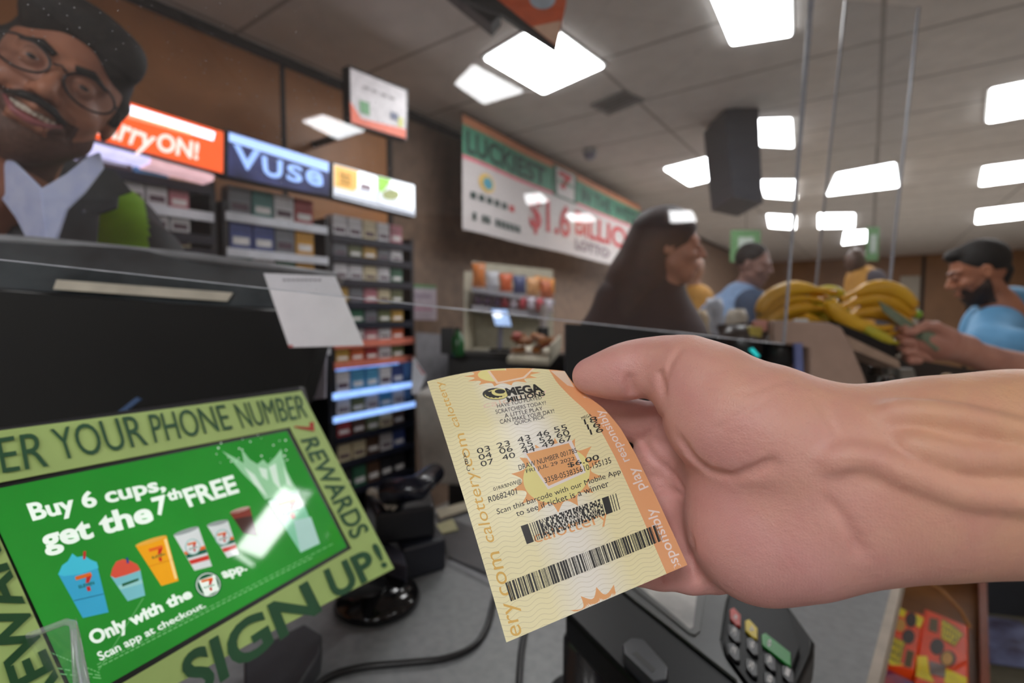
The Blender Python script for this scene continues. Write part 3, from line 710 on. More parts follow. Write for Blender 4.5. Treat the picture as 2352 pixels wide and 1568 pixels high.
# ================================================================== COUNTER AND FOREGROUND
ZC = .93
m_ct = mat('counter_grey', (128, 130, 132), .42, var=.12, scale=70, bump=.05)
m_ctb = mat('counter_body', (70, 66, 64), .6)
def cz(x, y, z=ZC): return onz(x, y, z)
edge_a = cz(2050, 1340); edge_b = cz(1990, 1568); ed_dir = (edge_b-edge_a).normalized()
far_e = edge_a-ed_dir*.35; near_e = edge_b+ed_dir*.05
cp = [cz(-500, 1330), cz(640, 1190), cz(1010, 1172), cz(1400, 1130), far_e, near_e, near_e-V((.0, .0, 0))-rt*.9-fw*.0]
cp[-1] = V((near_e.x-1.1*math.cos(YAW), near_e.y-1.1*math.sin(YAW), ZC))
t = thing('service_counter', V((cp[2].x, cp[2].y, 0)), 'grey speckled service counter under the screen and card terminal', 'counter')
MB().prism(cp, V((0, 0, -.035)), m_ct, mat('counter_edge', (165, 158, 150), .5)).build('countertop', t)
cc = sum(cp, V((0, 0, 0)))/len(cp)
MB().prism([cc+(p-cc)*.86-V((0, 0, .036)) for p in cp], V((0, 0, -(ZC-.036))), m_ctb).build('cabinet', t)
# pale edging along the customer side
sd = V((ed_dir.y, -ed_dir.x, 0)); sd = sd if sd.dot(rt) > 0 else -sd
MB().prism([far_e+V((0, 0, .001)), near_e+V((0, 0, .001)), near_e+sd*.012+V((0, 0, .001)), far_e+sd*.012+V((0, 0, .001))], V((0, 0, -.04)), mat('edging_tan', (172, 160, 146), .5)).build('edging', t)
# flat glass plate / paper strips on the counter behind the pen holder
o = MB().prism([cz(1005, 1185), cz(1230, 1270), cz(1260, 1380), cz(1030, 1284)], V((0, 0, .006)), mat('counter_mat', (78, 78, 80), .3)).build('counter_mat'); tag(o, 'thin dark plate lying on the counter left of the ticket', 'mat')
k = MB().tube([cz(1028, 1286, ZC+.006), cz(1130, 1335, ZC+.006)], .0022, mat('edge_shine', (165, 165, 170), .3), 6); k.build('edge_shine_strip', o)  # shine along the plate's edge, put in as a pale strip
for i, (c, cl) in enumerate((([(1002, 1170), (1075, 1150), (1090, 1165), (1010, 1190)], (170, 162, 140)), ([(1000, 1205), (1040, 1190), (1052, 1215), (1012, 1225)], (175, 172, 130)))):
    o = MB().prism([cz(*p, ZC+.009) for p in c], V((0, 0, -.002)), mat('slip_%d' % i, cl, .6)).build('paper_slip'); tag(o, ['long cream paper slip on the counter left of the ticket', 'small yellowish paper slip on the counter below the long one'][i], 'paper slip')
# ------------------------------------------------------------------ customer screen with green frame
SQ = [(-52, 1130), (662, 985), (802, 1258), (175, 1624)]
S3 = para(SQ, .365)
sn = (S3[1]-S3[0]).cross(S3[3]-S3[0]).normalized()
if sn.dot(CAM-S3[0]) < 0: sn = -sn
gh = hit(630, 1195, S3[0], sn); LG = min(lights, key=lambda c: (c-V((.72, 4.38, 2.7))).length)
sn = ((LG-gh).normalized()-ray(630, 1195).normalized()).normalized()
S3 = [hit(*p, gh, sn) for p in SQ]
def sp(off): return planeproj(S3[0], sn, off)
t = thing('customer_screen', cz(865, 1385), 'customer screen with a bright green drink offer inside a pale green paper frame', 'screen')
m_pl = mat('paper_green', (190, 220, 132), .6, var=.05, scale=20); m_dg = mat('ink_green', (38, 92, 56), .6); m_dg2 = mat('ink_green_deep', (28, 84, 40), .6)
OUT = [(-190, 1022), (0, 990), (345, 945), (690, 898), (903, 1306), (620, 1445), (352, 1600), (60, 1790)]
p0 = sp(0)
# frame as four trapezoids around the opening
IN = [(-56, 1120), (664, 982), (806, 1260), (172, 1632)]
k = MB(); pf = sp(.0015)
pp(k, [(-190, 1022), (0, 990), (345, 945), (690, 898), IN[1], IN[0]], pf, m_pl)
pp(k, [(690, 898), (903, 1306), IN[2], IN[1]], pf, m_pl)
pp(k, [(903, 1306), (620, 1452), (352, 1600), (60, 1790), IN[3], IN[2]], pf, m_pl)
pp(k, [(60, 1790), (-190, 1022), IN[0], IN[3]], pf, m_pl)
fr = k.build('paper_frame', t)
sol = fr.modifiers.new('thick', 'SOLIDIFY'); sol.thickness = .0006
k = MB(); q1 = sp(.0024)
def Z5(*a): return tuple((x*.4387, 880+y*.4387) for x, y in a)
txt(k, 'ENT', ((-170, 1030), (-22, 1013), (-8, 1090), (-150, 1112)), q1, m_dg, bold=.0)
txt(k, 'ER', ((-14, 1010), (96, 993), (108, 1073), (2, 1089)), q1, m_dg)
txt(k, 'YOUR', ((110, 988), (316, 953), (338, 1024), (134, 1060)), q1, m_dg)
txt(k, 'PHONE', ((336, 954), (512, 930), (532, 987), (353, 1020)), q1, m_dg)
txt(k, 'NUMBER', ((533, 930), (694, 908), (705, 960), (555, 986)), q1, m_dg)
txt(k, '7', Z5((1635, 205), (1640, 255), (1530, 245), (1530, 228)), q1, mat('ink_red', (196, 60, 40), .6), bold=.03)
txt(k, 'REWARDS', Z5((1652, 282), (1930, 775), (1835, 825), (1565, 300)), q1, m_dg, bold=.015)
txt(k, '!', Z5((1935, 848), (1968, 838), (2025, 962), (1995, 974)), q1, m_dg, bold=.02)
txt(k, 'SIGN', Z5((930, 1440), (1600, 1035), (1680, 1195), (985, 1690)), q1, m_dg, bold=.03)
txt(k, 'UP', Z5((1685, 985), (1915, 868), (1985, 1000), (1745, 1140)), q1, m_dg, bold=.03)
txt(k, 'REWARDS', ((45, 1660), (-125, 1130), (-62, 1128), (150, 1600)), q1, m_dg2, bold=.03)
k.build('printed_words', fr)
# screen panel
m_scr = mat('screen_green', (44, 150, 52), .04, emit=.26, var=.16, scale=5)
m_scr.node_tree.nodes['Principled BSDF'].inputs['Specular IOR Level'].default_value = .6
bz = MB(); bz.prism([p0(*p) for p in [(-64, 1116), (668, 976), (812, 1262), (168, 1640)]], -sn*.004, m_black); bz.build('bezel', t)
cs = sum(S3, V((0, 0, 0)))/4
k = MB().prism([cs+(p-cs)*1.10-sn*.0045 for p in S3], -sn*.028, mat('screen_casing', (45, 45, 48), .45)); k.build('casing', t, bevel=.004)
k = MB(); a = sp(.0006); pq(k, [(-44, 1130), (658, 990), (796, 1256), (178, 1612)], a, m_scr)
b1 = sp(.0007); b2 = sp(.0008); b3 = sp(.0009); b4 = sp(.0010)
def em(n, c, e=.35): return mat(n, c, .05, emit=e, var=.06, scale=15)
w_ = em('scr_white', (225, 238, 228), .5)
txt(k, 'Buy 6 cups,', Z5((133, 630), (845, 485), (875, 580), (180, 750)), b1, w_, bold=.03)
txt(k, 'get the', Z5((190, 770), (775, 618), (815, 755), (243, 912)), b1, w_, bold=.035)
txt(k, '7', Z5((785, 603), (862, 583), (878, 682), (822, 697)), b1, w_, bold=.035)
txt(k, 'th', Z5((862, 565), (938, 545), (955, 600), (882, 620)), b1, w_, bold=.04)
txt(k, 'FREE', Z5((948, 558), (1218, 480), (1252, 572), (990, 650)), b1, w_, bold=.03)
txt(k, 'Only with the', Z5((450, 1305), (985, 1070), (1015, 1135), (495, 1395)), b1, w_, bold=.04)
txt(k, 'app.', Z5((1152, 990), (1280, 952), (1300, 990), (1178, 1038)), b1, w_, bold=.04)
txt(k, 'Scan app at checkout.', Z5((500, 1412), (1060, 1145), (1082, 1178), (530, 1468)), b1, w_, bold=.02)
fine = em('scr_fine', (120, 190, 122), .35)
for i in range(6):
    a0 = (505+i*4, 1472+i*14); e0 = (1748-i*[0, 110, 500, 650, 700, 720][i], 835+i*12+[0, 60, 262, 345, 375, 390][i])
    d = 6 if i else 4; N = 40
    for s_ in range(N):
        f0, f1 = s_/N, (s_+.72)/N
        pp(k, Z5((a0[0]+(e0[0]-a0[0])*f0, a0[1]+(e0[1]-a0[1])*f0), (a0[0]+(e0[0]-a0[0])*f1, a0[1]+(e0[1]-a0[1])*f1), (a0[0]+(e0[0]-a0[0])*f1+1, a0[1]+(e0[1]-a0[1])*f1+d), (a0[0]+(e0[0]-a0[0])*f0+1, a0[1]+(e0[1]-a0[1])*f0+d)), b1, fine)
# round app badge
pp(k, Z5(*ell((1087, 1055), 70, 68)), b1, em('scr_badge', (28, 92, 60), .3)); pp(k, Z5(*ell((1087, 1055), 63, 61)), b2, w_); pp(k, Z5(*ell((1087, 1055), 59, 57)), b3, em('scr_badge', (28, 92, 60), .3))
pp(k, Z5((1035, 1035), (1120, 1005), (1142, 1082), (1072, 1118)), b4, w_)
lr = em('logo_red', (200, 50, 40), .3); lo = em('logo_orange', (225, 110, 40), .3); lg = em('logo_green', (35, 95, 60), .3)
def logo7(c, s, rot=-.28, wr=True, pr=None):
    pr = pr or sp(.0011); cs_, sn_ = math.cos(rot), math.sin(rot)
    def q(*pts): return Z5(*[(c[0]+(x*cs_-y*sn_)*s, c[1]+(x*sn_+y*cs_)*s) for x, y in pts])
    pp(k, q((-1, -1), (.95, -1), (1, -.55), (-1, -.55)), pr, lo); pp(k, q((.3, -.62), (1, -.62), (.45, .1), (0, .1)), pr, lr); pp(k, q((-.05, .55), (.4, .55), (.38, 1.1), (-.02, 1.1)), pr, lr)
    txt(k, 'ELEVEN', q((-.9, .12), (1, .12), (1, .5), (-.9, .5)), pr, lg, bold=.02)
logo7((1087, 1055), 32)
def cup(q4, cl, dome=None, band=None, straw=None, rim=None):
    pp(k, Z5(*q4), b2, em('cup_%d_%d_%d' % cl, cl))
    tl, tr, br, bl = q4
    def at(u, v): return ((tl[0]*(1-u)+tr[0]*u)*(1-v)+(bl[0]*(1-u)+br[0]*u)*v, (tl[1]*(1-u)+tr[1]*u)*(1-v)+(bl[1]*(1-u)+br[1]*u)*v)
    # shaded side stripe printed in the picture and the rim
    if rim: pp(k, Z5(*ell(at(.5, .01), math.hypot(tr[0]-tl[0], tr[1]-tl[1])/2, 11, rot=math.atan2(tr[1]-tl[1], tr[0]-tl[0]))), b3, em('rim_%d_%d_%d' % rim, rim))
    if dome: pp(k, Z5(*dome[1]), b3, em('dome_%d_%d_%d' % dome[0], dome[0]))
    if straw: pp(k, Z5(*straw[1]), b4, em('straw_%d_%d_%d' % straw[0], straw[0]))
    for v0, v1, c in (band or []): pp(k, Z5(at(.01, v0), at(.99, v0), at(.99, v1), at(.01, v1)), b3, em('band_%d_%d_%d' % c, c))
cup(((303, 1003), (505, 955), (565, 1200), (430, 1230)), (60, 165, 205), ((70, 190, 215), [(300, 1003), (322, 955), (350, 935), (375, 893), (400, 912), (440, 905), (470, 925), (503, 938), (512, 968), (420, 1000), (330, 1012)]), [(.60, .615, (30, 90, 120))], ((190, 50, 50), [(432, 882), (446, 880), (444, 922), (430, 925)]))
logo7((442, 1045), 44)
cup(((575, 1010), (730, 972), (757, 1112), (665, 1142)), (120, 190, 200), ((215, 85, 65), [(575, 1010), (585, 970), (605, 935), (640, 922), (680, 932), (715, 950), (732, 980), (660, 1005), (600, 1022)]), [(.4, .55, (150, 205, 205))], ((40, 70, 140), [(655, 915), (665, 913), (672, 942), (660, 945)]))
txt(k, 'slurp', Z5((632, 1050), (722, 1025), (725, 1050), (636, 1075)), b4, lg, bold=.02) if False else pp(k, Z5((634, 1052), (720, 1022), (722, 1034), (637, 1066)), b4, lg)
cup(((705, 850), (868, 798), (932, 1035), (842, 1062)), (238, 165, 30), None, [(.52, .53, (120, 90, 20))], None, (225, 170, 70)); logo7((820, 895), 38)
pp(k, Z5((855, 820), (868, 812), (925, 1020), (912, 1028)), b3, em('cup_hi', (250, 215, 140)))
for qd, cc in ((((905, 795), (1035, 752), (1107, 958), (1015, 982)), (1005, 858)), (((1080, 745), (1190, 718), (1248, 895), (1187, 915)), (1162, 808))):
    cup(qd, (215, 222, 222), None, [(.48, .57, (225, 110, 50)), (.56, .66, (30, 95, 75)), (.72, .83, (205, 60, 50))], None, (150, 160, 160))
    pp(k, Z5(*ell(cc, 40, 42)), sp(.00100), em('cup_ring', (160, 195, 190))); pp(k, Z5(*ell(cc, 34, 36)), sp(.00105), em('cup_in', (220, 226, 226))); logo7(cc, 24)
cup(((1200, 680), (1305, 648), (1345, 800), (1270, 785)), (70, 45, 40), None, [(.0, .3, (130, 60, 50))], None, (190, 160, 150))
cup(((1400, 620), (1560, 560), (1672, 840), (1572, 888)), (130, 200, 165), None, [(.0, .3, (200, 215, 210))], None, (190, 220, 205)); logo7((1510, 660), 48)
pp(k, Z5((1535, 720), (1625, 700), (1672, 838), (1570, 885)), b3, em('ice', (170, 208, 200)))
# water splash above the last cup
sw = em('splash', (150, 205, 160), .35); sw2 = em('splash_pale', (205, 228, 210), .4)
pp(k, Z5((1385, 610), (1340, 545), (1265, 470), (1215, 410), (1160, 355), (1235, 395), (1275, 420), (1262, 345), (1305, 400), (1345, 425), (1375, 400), (1400, 425), (1440, 385), (1470, 345), (1482, 400), (1500, 460), (1530, 520), (1560, 570)), b1, sw)
for a in ([(1275, 440), (1330, 480), (1380, 560), (1400, 600), (1330, 530)], [(1405, 440), (1440, 420), (1455, 500), (1470, 560), (1430, 520)], [(1480, 430), (1500, 480), (1530, 545), (1500, 530)], [(1350, 440), (1395, 450), (1400, 510), (1370, 490)]): pp(k, Z5(*a), b2, sw2)
rr = random.Random(5)
for i in range(26):
    x = 1130+rr.random()*380; y = 270+rr.random()*150; r = 2+rr.random()*4; pp(k, Z5(*ell((x, y), r, r, 8)), b1, sw2)
disp = k.build('display_picture', t)
# lamp mirrored in the screen
# stand neck and round foot
fc = cz(868, 1385); fc.z = ZC
MB().lathe(fc, [(.062, 0), (.068, .006), (.064, .016), (.045, .028), (.02, .032)], mat('glossy_black', (16, 16, 18), .12), 48).build('round_foot', t, True)
MB().tube([fc+V((0, 0, .02)), fc+V((0, 0, .03)), sp(-.05)(770, 1310), sp(-.045)(600, 1250), cs-sn*.04], .017, m_black, 16).build('neck', t, True)
# grey router-like slab bottom centre
o = MB().prism([cz(*p, ZC+.03) for p in ((560, 1500), (700, 1430), (740, 1455), (735, 1500), (690, 1568), (560, 1640))], V((0, 0, -.029)), mat('dark_grey_plastic', (58, 59, 64), .5)).build('adapter_box', None, bevel=.004); tag(o, 'low dark grey plastic box on the counter below the green frame', 'box')
# black cable loop
def cable(pts, label, r=.0045):
    P3 = [cz(*p, ZC+r) for p in pts]; out = []
    for i in range(len(P3)-1):
        a, b, c, d = P3[max(i-1, 0)], P3[i], P3[i+1], P3[min(i+2, len(P3)-1)]
        for s_ in range(8):
            u = s_/8; out.append(.5*((2*b)+(c-a)*u+(2*a-5*b+4*c-d)*u*u+(3*b-a-3*c+d)*u**3))
    o = MB().tube(out+[P3[-1]], r, mat('cable_black', (16, 16, 18), .4), 12).build('cable', None, True); tag(o, label, 'cable')
cable([(1150, 1320), (1134, 1380), (1118, 1440), (1085, 1485), (1020, 1512), (930, 1522), (830, 1532), (760, 1552), (700, 1600)], 'black cable looping across the counter left of the ticket')
cable([(1215, 1400), (1205, 1450), (1197, 1500), (1190, 1600)], 'straight black cable running down below the ticket corner', .0045)
# ------------------------------------------------------------------ big black register monitor seen from behind
t = thing('register_monitor', P(300, 900, 0.7316), 'large black register monitor seen from behind over the green frame', 'monitor')
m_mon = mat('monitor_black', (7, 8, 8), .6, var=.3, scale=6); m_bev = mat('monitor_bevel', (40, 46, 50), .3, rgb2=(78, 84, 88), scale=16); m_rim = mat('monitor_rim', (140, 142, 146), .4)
TLb = P(-260, 636, 0.5900); TRb = P(742, 722, 0.8732)
BLb = P(-260, 1120, 0.5900); BRb = P(690, 985, 0.8260)
lo_edge = [P(-260, 630, 0.5900), P(742, 700, 0.8732)]; up_edge = [P(-260, 525, 0.6372), P(775, 632, 0.9440)]
# bevel (leaning back) and dark body
mid = P(-260, 1300, 0.6136)
body = [P(-260, 640, 0.5841), P(300, 690, 0.6844), P(745, 722, 0.8673), P(728, 800, 0.8555), P(695, 915, 0.8260), P(640, 1010, 0.8024), P(-260, 1180, 0.5900)]
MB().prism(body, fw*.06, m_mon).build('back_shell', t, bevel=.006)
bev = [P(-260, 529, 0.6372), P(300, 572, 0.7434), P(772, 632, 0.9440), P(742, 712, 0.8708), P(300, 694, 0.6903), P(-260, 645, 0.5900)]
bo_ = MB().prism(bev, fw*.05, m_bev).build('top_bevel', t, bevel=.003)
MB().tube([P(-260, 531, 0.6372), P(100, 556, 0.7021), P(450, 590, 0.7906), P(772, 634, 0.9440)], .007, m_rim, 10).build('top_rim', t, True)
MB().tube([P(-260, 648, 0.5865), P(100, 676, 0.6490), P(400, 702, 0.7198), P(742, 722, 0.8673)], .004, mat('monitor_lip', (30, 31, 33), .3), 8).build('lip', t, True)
bvh = BVHTree.FromPolygons([tuple(p) for p in bev], [(0, 1, 4, 5), (1, 2, 3, 4)])
def onbev(x, y):
    h = bvh.ray_cast(CAM, ray(x, y).normalized()); return None if h[0] is None else h[0]-ray(x, y)*.004
k = MB(); pq(k, ((130, 642), (536, 672), (522, 692), (122, 664)), onbev, mat('label_cream', (196, 190, 175), .5), 8, 1); k.build('label_strip', bo_)
# blue tape / strap on the monitor foot
o = MB().prism([P(*p, .66) for p in ((262, 952), (312, 912), (322, 918), (272, 958))], fw*.004, mat('blue_tape', (70, 95, 135), .4)).build('blue_strip', t)
o = MB().prism([P(-120, 1000, .50), P(688, 888, .72), P(700, 935, .71), P(-120, 1080, .49)], fw*.02, mat('shelf_grey_edge', (52, 52, 56), .5)).build('printer_housing', None, bevel=.004); tag(o, 'dark grey housing just behind the top edge of the green frame', 'housing')
# sticker sheet (the code itself is left out)
q4 = [(605, 627), (770, 634), (836, 793), (664, 798)]
SK = [P(*p, .76) for p in q4]; nk = (SK[1]-SK[0]).cross(SK[3]-SK[0]).normalized()
if nk.dot(CAM-SK[0]) < 0: nk = -nk
t = thing('sticker', sum(SK, V((0, 0, 0)))/4, 'tilted white square sticker on the corner of the black monitor', 'sticker')
MB().prism(SK, -nk*.001, mat('sticker_white', (246, 244, 250), .5, var=.03)).build('sheet', t, bevel=.0004)
k = MB(); pr = planeproj(SK[0], nk, .0006)
for i in range(9): pp(k, [(650+i*10, 641), (657+i*10, 641), (658+i*10, 645), (651+i*10, 645)], pr, mat('sticker_grey', (130, 125, 140), .5))
pp(k, [(662, 792), (672, 792), (674, 797), (664, 797)], pr, mat('sticker_red', (200, 90, 90), .5)); k.build('print', t)
# papers behind the monitor edge
o = MB().prism([P(*p, 1.0) for p in ((735, 800), (748, 800), (745, 915), (703, 918))], fw*.01, mat('paper_greylilac', (165, 165, 180), .6)).build('paper_stack'); tag(o, 'grey-white papers standing behind the right edge of the black monitor', 'papers')
# ------------------------------------------------------------------ pen cup / scanner cradle right of the frame
b0 = cz(880, 1330); b0 = V((b0.x, b0.y, ZC))
t = thing('scanner_cradle', cz(950, 1290), 'black scanner cradle on the counter right of the green frame', 'scanner stand')
d1_ = 1.0
c = [(905, 1240), (1010, 1235), (1028, 1280), (935, 1318)]
MB().prism([cz(*p, ZC+.06) for p in ((880, 1195), (985, 1175), (1025, 1235), (925, 1262))], V((0, 0, -.059)), mat('cradle_dark', (32, 34, 42), .35)).build('base', t, bevel=.006)
MB().prism([cz(*p, ZC+.12) for p in ((838, 1118), (985, 1105), (1000, 1160), (862, 1180))], V((0, 0, -.06)), mat('cradle_black', (24, 25, 30), .3)).build('cradle', t, bevel=.008)
MB().tube([cz(905, 1140, ZC+.11), cz(900, 1130, ZC+.15), cz(960, 1120, ZC+.17), cz(1000, 1085, ZC+.17)], [.02, .025, .022, .018], mat('scanner_body', (22, 24, 34), .25), 14).build('scanner_head', t, True)
o = MB().prism([cz(*p, ZC+.055) for p in ((872, 1235), (925, 1262), (935, 1300), (880, 1285))], V((0, 0, -.054)), mat('box_bluegrey', (62, 62, 74), .5)).build('small_box', None, bevel=.004); tag(o, 'small blue-grey box in front of the scanner cradle', 'box')
t = thing('receipt_spike', cz(885, 1200), 'heap of cream receipts beside the scanner cradle', 'receipts')
rr = random.Random(9)
for i in range(7):
    a = (845+rr.random()*30, 1120+rr.random()*25); b = (885+rr.random()*35, 1150+rr.random()*20)
    MB().tube([cz(*a, ZC+.13), cz((a[0]+b[0])/2, (a[1]+b[1])/2-6, ZC+.135), cz(*b, ZC+.13)], .0035, mat('receipt', (150, 143, 130), .6), 5).build('receipt', t)
# ------------------------------------------------------------------ card terminal
ZT = ZC+.115
def ct(x, y, z=ZT): return onz(x, y, z)
t = thing('card_terminal', cz(1600, 1640), 'black and grey card payment terminal with red, yellow and green keys', 'card terminal')
m_tb = mat('terminal_black', (6, 8, 11), .4); m_tb.node_tree.nodes['Principled BSDF'].inputs['Specular IOR Level'].default_value = .2; m_tg = mat('terminal_grey', (72, 74, 74), .35)
out = [(1296, 1404), (1440, 1330), (1560, 1290), (1700, 1300), (1812, 1388), (1872, 1470), (1868, 1500), (1836, 1572), (1880, 1720), (1700, 1820), (1560, 1660), (1420, 1530)]
MB().prism([ct(*p) for p in out], V((0, 0, -.035)), m_tb).build('housing', t, bevel=.006)
k = MB(); pt = lambda x, y: ct(x, y, ZT+.002)
MB().prism([ct(*p, ZT+.004) for p in ((1426, 1352), (1540, 1300), (1690, 1310), (1668, 1385), (1655, 1470), (1668, 1510), (1760, 1640), (1840, 1760), (1740, 1790), (1690, 1560))], V((0, 0, -.0035)), m_tg).build('face_plate', t, bevel=.002)
MB().prism([ct(*p, ZT+.006) for p in ((1430, 1330), (1628, 1300), (1608, 1448), (1596, 1458), (1582, 1452))], V((0, 0, -.0018)), mat('terminal_bezel', (95, 97, 97), .3)).build('screen_bezel', t, bevel=.001)
MB().prism([ct(*p, ZT+.0065) for p in ((1462, 1340), (1606, 1315), (1592, 1440), (1584, 1444))], V((0, 0, -.0004)), mat('terminal_screen', (225, 225, 222), .25, rgb2=(170, 171, 171), scale=22)).build('screen', t)
MB().prism([ct(*p, ZT+.007) for p in ((1672, 1380), (1700, 1366), (1812, 1400), (1838, 1480), (1820, 1530), (1836, 1600), (1870, 1720), (1830, 1750), (1770, 1640), (1668, 1500), (1662, 1470))], V((0, 0, -.0025)), m_tb).build('keypad_surround', t, bevel=.002)
def key(c, mm, s=None, tq=None):
    o = MB().prism([ct(*p, ZT+.0105) for p in c], V((0, 0, -.003)), mm).build('key', t, bevel=.0008)
    if s:
        k = MB(); txt(k, s, tq, lambda x, y: ct(x, y, ZT+.0108), mat('key_white', (215, 215, 215), .5), bold=.03); k.build('legend', o)
m_key = mat('key_black', (34, 34, 38), .35)
def Z6(*a): return [(1250+x*.4685, 1250+y*.4685) for x, y in a]
key(Z6((910, 318), (930, 308), (963, 345), (962, 398), (940, 392), (912, 362)), mat('key_red', (205, 70, 60), .35), 'o', Z6((928, 352), (942, 340), (950, 362), (935, 368)))
key(Z6((985, 372), (1005, 365), (1045, 408), (1045, 462), (1020, 450), (986, 418)), mat('key_yellow', (225, 200, 30), .35), '<', Z6((1005, 415), (1020, 395), (1030, 418), (1015, 428)))
key(Z6((1065, 440), (1085, 432), (1208, 528), (1210, 595), (1190, 585), (1068, 488)), mat('key_green', (50, 150, 70), .35), 'o', Z6((1092, 495), (1100, 462), (1115, 470), (1108, 505)))
def kk(x, y, s, dy=0):
    key(Z6((x-28, y-40), (x+2, y-38), (x+30, y-8), (x+32, y+48), (x+5, y+42), (x-26, y+5)), m_key, s, Z6((x-14, y+2), (x-4, y-30), (x+16, y-18), (x+6, y+18)))
for x, y, s in ((930, 432, '3'), (1018, 495, '6'), (1105, 572, '9'), (928, 522, '2'), (1015, 598, '5'), (1105, 665, '8'), (1192, 632, '-'), (925, 610, '1') if False else (1195, 720, '0')): kk(x, y, s)
# side latch with slot
lt = MB().prism([ct(*p, ZT+.012) for p in ((1430, 1478), (1450, 1462), (1478, 1466), (1535, 1530), (1532, 1560), (1500, 1566), (1432, 1500))], V((0, 0, -.014)), mat('latch', (40, 43, 50), .3)).build('latch', t, bevel=.002)
MB().prism([ct(*p, ZT+.0122) for p in ((1452, 1500), (1462, 1496), (1506, 1536), (1498, 1544))], V((0, 0, -.001)), mat('slot', (6, 6, 8), .3)).build('slot', lt)
pb = cz(1370, 1640)
tt = ct(1352, 1452, ZC+.09); tt = V((tt.x, tt.y, ZC))
MB().lathe(tt, [(.05, 0), (.05, .006), (.03, .012), (.03, .08), (.024, .088)], mat('post_black', (30, 30, 33), .25), 40).build('stand_post', t, True)
# ------------------------------------------------------------------ candy rack right of the counter
ZK = .62
def kz(x, y, z=ZK): return onz(x, y, z)
t = thing('candy_rack', kz(2150, 1500, 0), 'brown candy rack beside the counter edge, lower right', 'rack')
m_br = mat('rack_brown', (130, 86, 48), .5)
MB().prism([kz(2065, 1320), kz(2250, 1315), kz(2262, 1800), kz(1880, 1800), kz(1985, 1560)], V((0, 0, -.03)), m_br).build('tray', t)
MB().prism([kz(2065, 1320), kz(2238, 1315), kz(2238, 1315)+V((0, 0, .17)), kz(2065, 1320)+V((0, 0, .17))], fw*.02, mat('rack_back', (150, 98, 52), .5)).build('back_panel', t)
MB().prism([kz(2245, 1318), kz(2262, 1318), kz(2275, 1800), kz(2252, 1800)], V((0, 0, .055)), mat('rack_redbrown', (135, 72, 50), .5)).build('side_lip', t)
MB().tube([P(2125, 1330, 1.15), P(2165, 1358, 1.12), P(2205, 1400, 1.1), P(2228, 1440, 1.09)], .004, mat('rack_edge', (150, 102, 55), .5)).build('curved_edge', t)
def candy(c, z, label, dec):
    t = thing('candy_pack', kz(*c[0], z), label, 'candy')
    MB().prism([kz(*p, z) for p in c], V((0, 0, -.03)), mat('candy_orange', (240, 78, 28), .35)).build('wrapper', t, bevel=.004)
    k = MB(); dec(k, z); k.build('print', t)
def Z7(*a): return [(1950+x*.1709, 1300+y*.1709) for x, y in a]
yl = mat('candy_yellow', (245, 222, 10), .4); bn = mat('candy_brown', (52, 32, 24), .4); pbm = mat('candy_peanut', (205, 150, 60), .4)
def dA(k, z):
    a = lambda x, y: kz(x, y, z+.001); b = lambda x, y: kz(x, y, z+.002)
    pp(k, Z7((525, 560), (560, 450), (620, 460), (690, 560), (770, 600), (740, 690), (600, 620)), a, yl); pp(k, Z7(*ell((835, 720), 75, 100)), a, bn); pp(k, Z7(*ell((800, 945), 85, 100)), a, bn); pp(k, Z7(*ell((690, 790), 70, 90)), b, pbm)
    pp(k, Z7((900, 640), (1010, 700), (960, 830), (900, 800)), a, yl); pp(k, Z7((400, 1100), (540, 1180), (740, 1330), (560, 1330)), a, yl)
    txt(k, "REESE'S", Z7((560, 930), (740, 1010), (680, 1290), (500, 1180)), b, yl, bold=.02); pp(k, Z7((540, 920), (760, 1020), (690, 1320), (480, 1200)), a, mat('candy_olive', (150, 130, 25), .4))
    pp(k, Z7((780, 1120), (880, 1150), (830, 1370), (740, 1340)), a, mat('candy_dkolive', (95, 75, 20), .4))
def dB(k, z):
    a = lambda x, y: kz(x, y, z+.001); b = lambda x, y: kz(x, y, z+.002)
    pp(k, Z7((1250, 700), (1420, 800), (1540, 920), (1420, 1080), (1240, 970)), a, mat('candy_olive', (150, 130, 25), .4)); txt(k, "REESE'S", Z7((1260, 720), (1530, 910), (1420, 1060), (1240, 960)), b, yl, bold=.02)
    pp(k, Z7((1090, 690), (1200, 710), (1190, 900), (1070, 860)), a, mat('candy_dkolive', (95, 75, 20), .4)); pp(k, Z7(*ell((1185, 1080), 95, 110)), a, bn); pp(k, Z7(*ell((1330, 1240), 110, 110)), a, bn); pp(k, Z7(*ell((1320, 1240), 75, 95)), b, pbm)
    pp(k, Z7((920, 1200), (1050, 1210), (1080, 1420), (1150, 1568), (900, 1480)), a, yl); pp(k, Z7((1300, 1370), (1590, 1500), (1580, 1640), (1280, 1568)), a, yl); pp(k, Z7((1080, 1270), (1300, 1330), (1290, 1500), (1090, 1450)), a, mat('candy_greyb', (130, 115, 110), .4))
candy(Z7((500, 560), (1010, 640), (880, 1380), (330, 1260)), ZK+.06, 'orange and yellow candy pack leaning left, nearest the counter edge', dA)
candy(Z7((1010, 560), (1600, 800), (1610, 1700), (870, 1560)), ZK+.05, 'orange candy pack with a yellow name, right of its neighbour', dB)
o = MB().prism([kz(*p, ZK+.05) for p in Z7((300, 1400), (540, 1380), (880, 1560), (900, 1800), (180, 1800))], V((0, 0, -.03)), mat('candy_purple', (200, 70, 60), .35, rgb2=(60, 35, 110), scale=22)).build('candy_pack', None, bevel=.004); tag(o, 'purple and red candy pack at the bottom of the rack', 'candy')
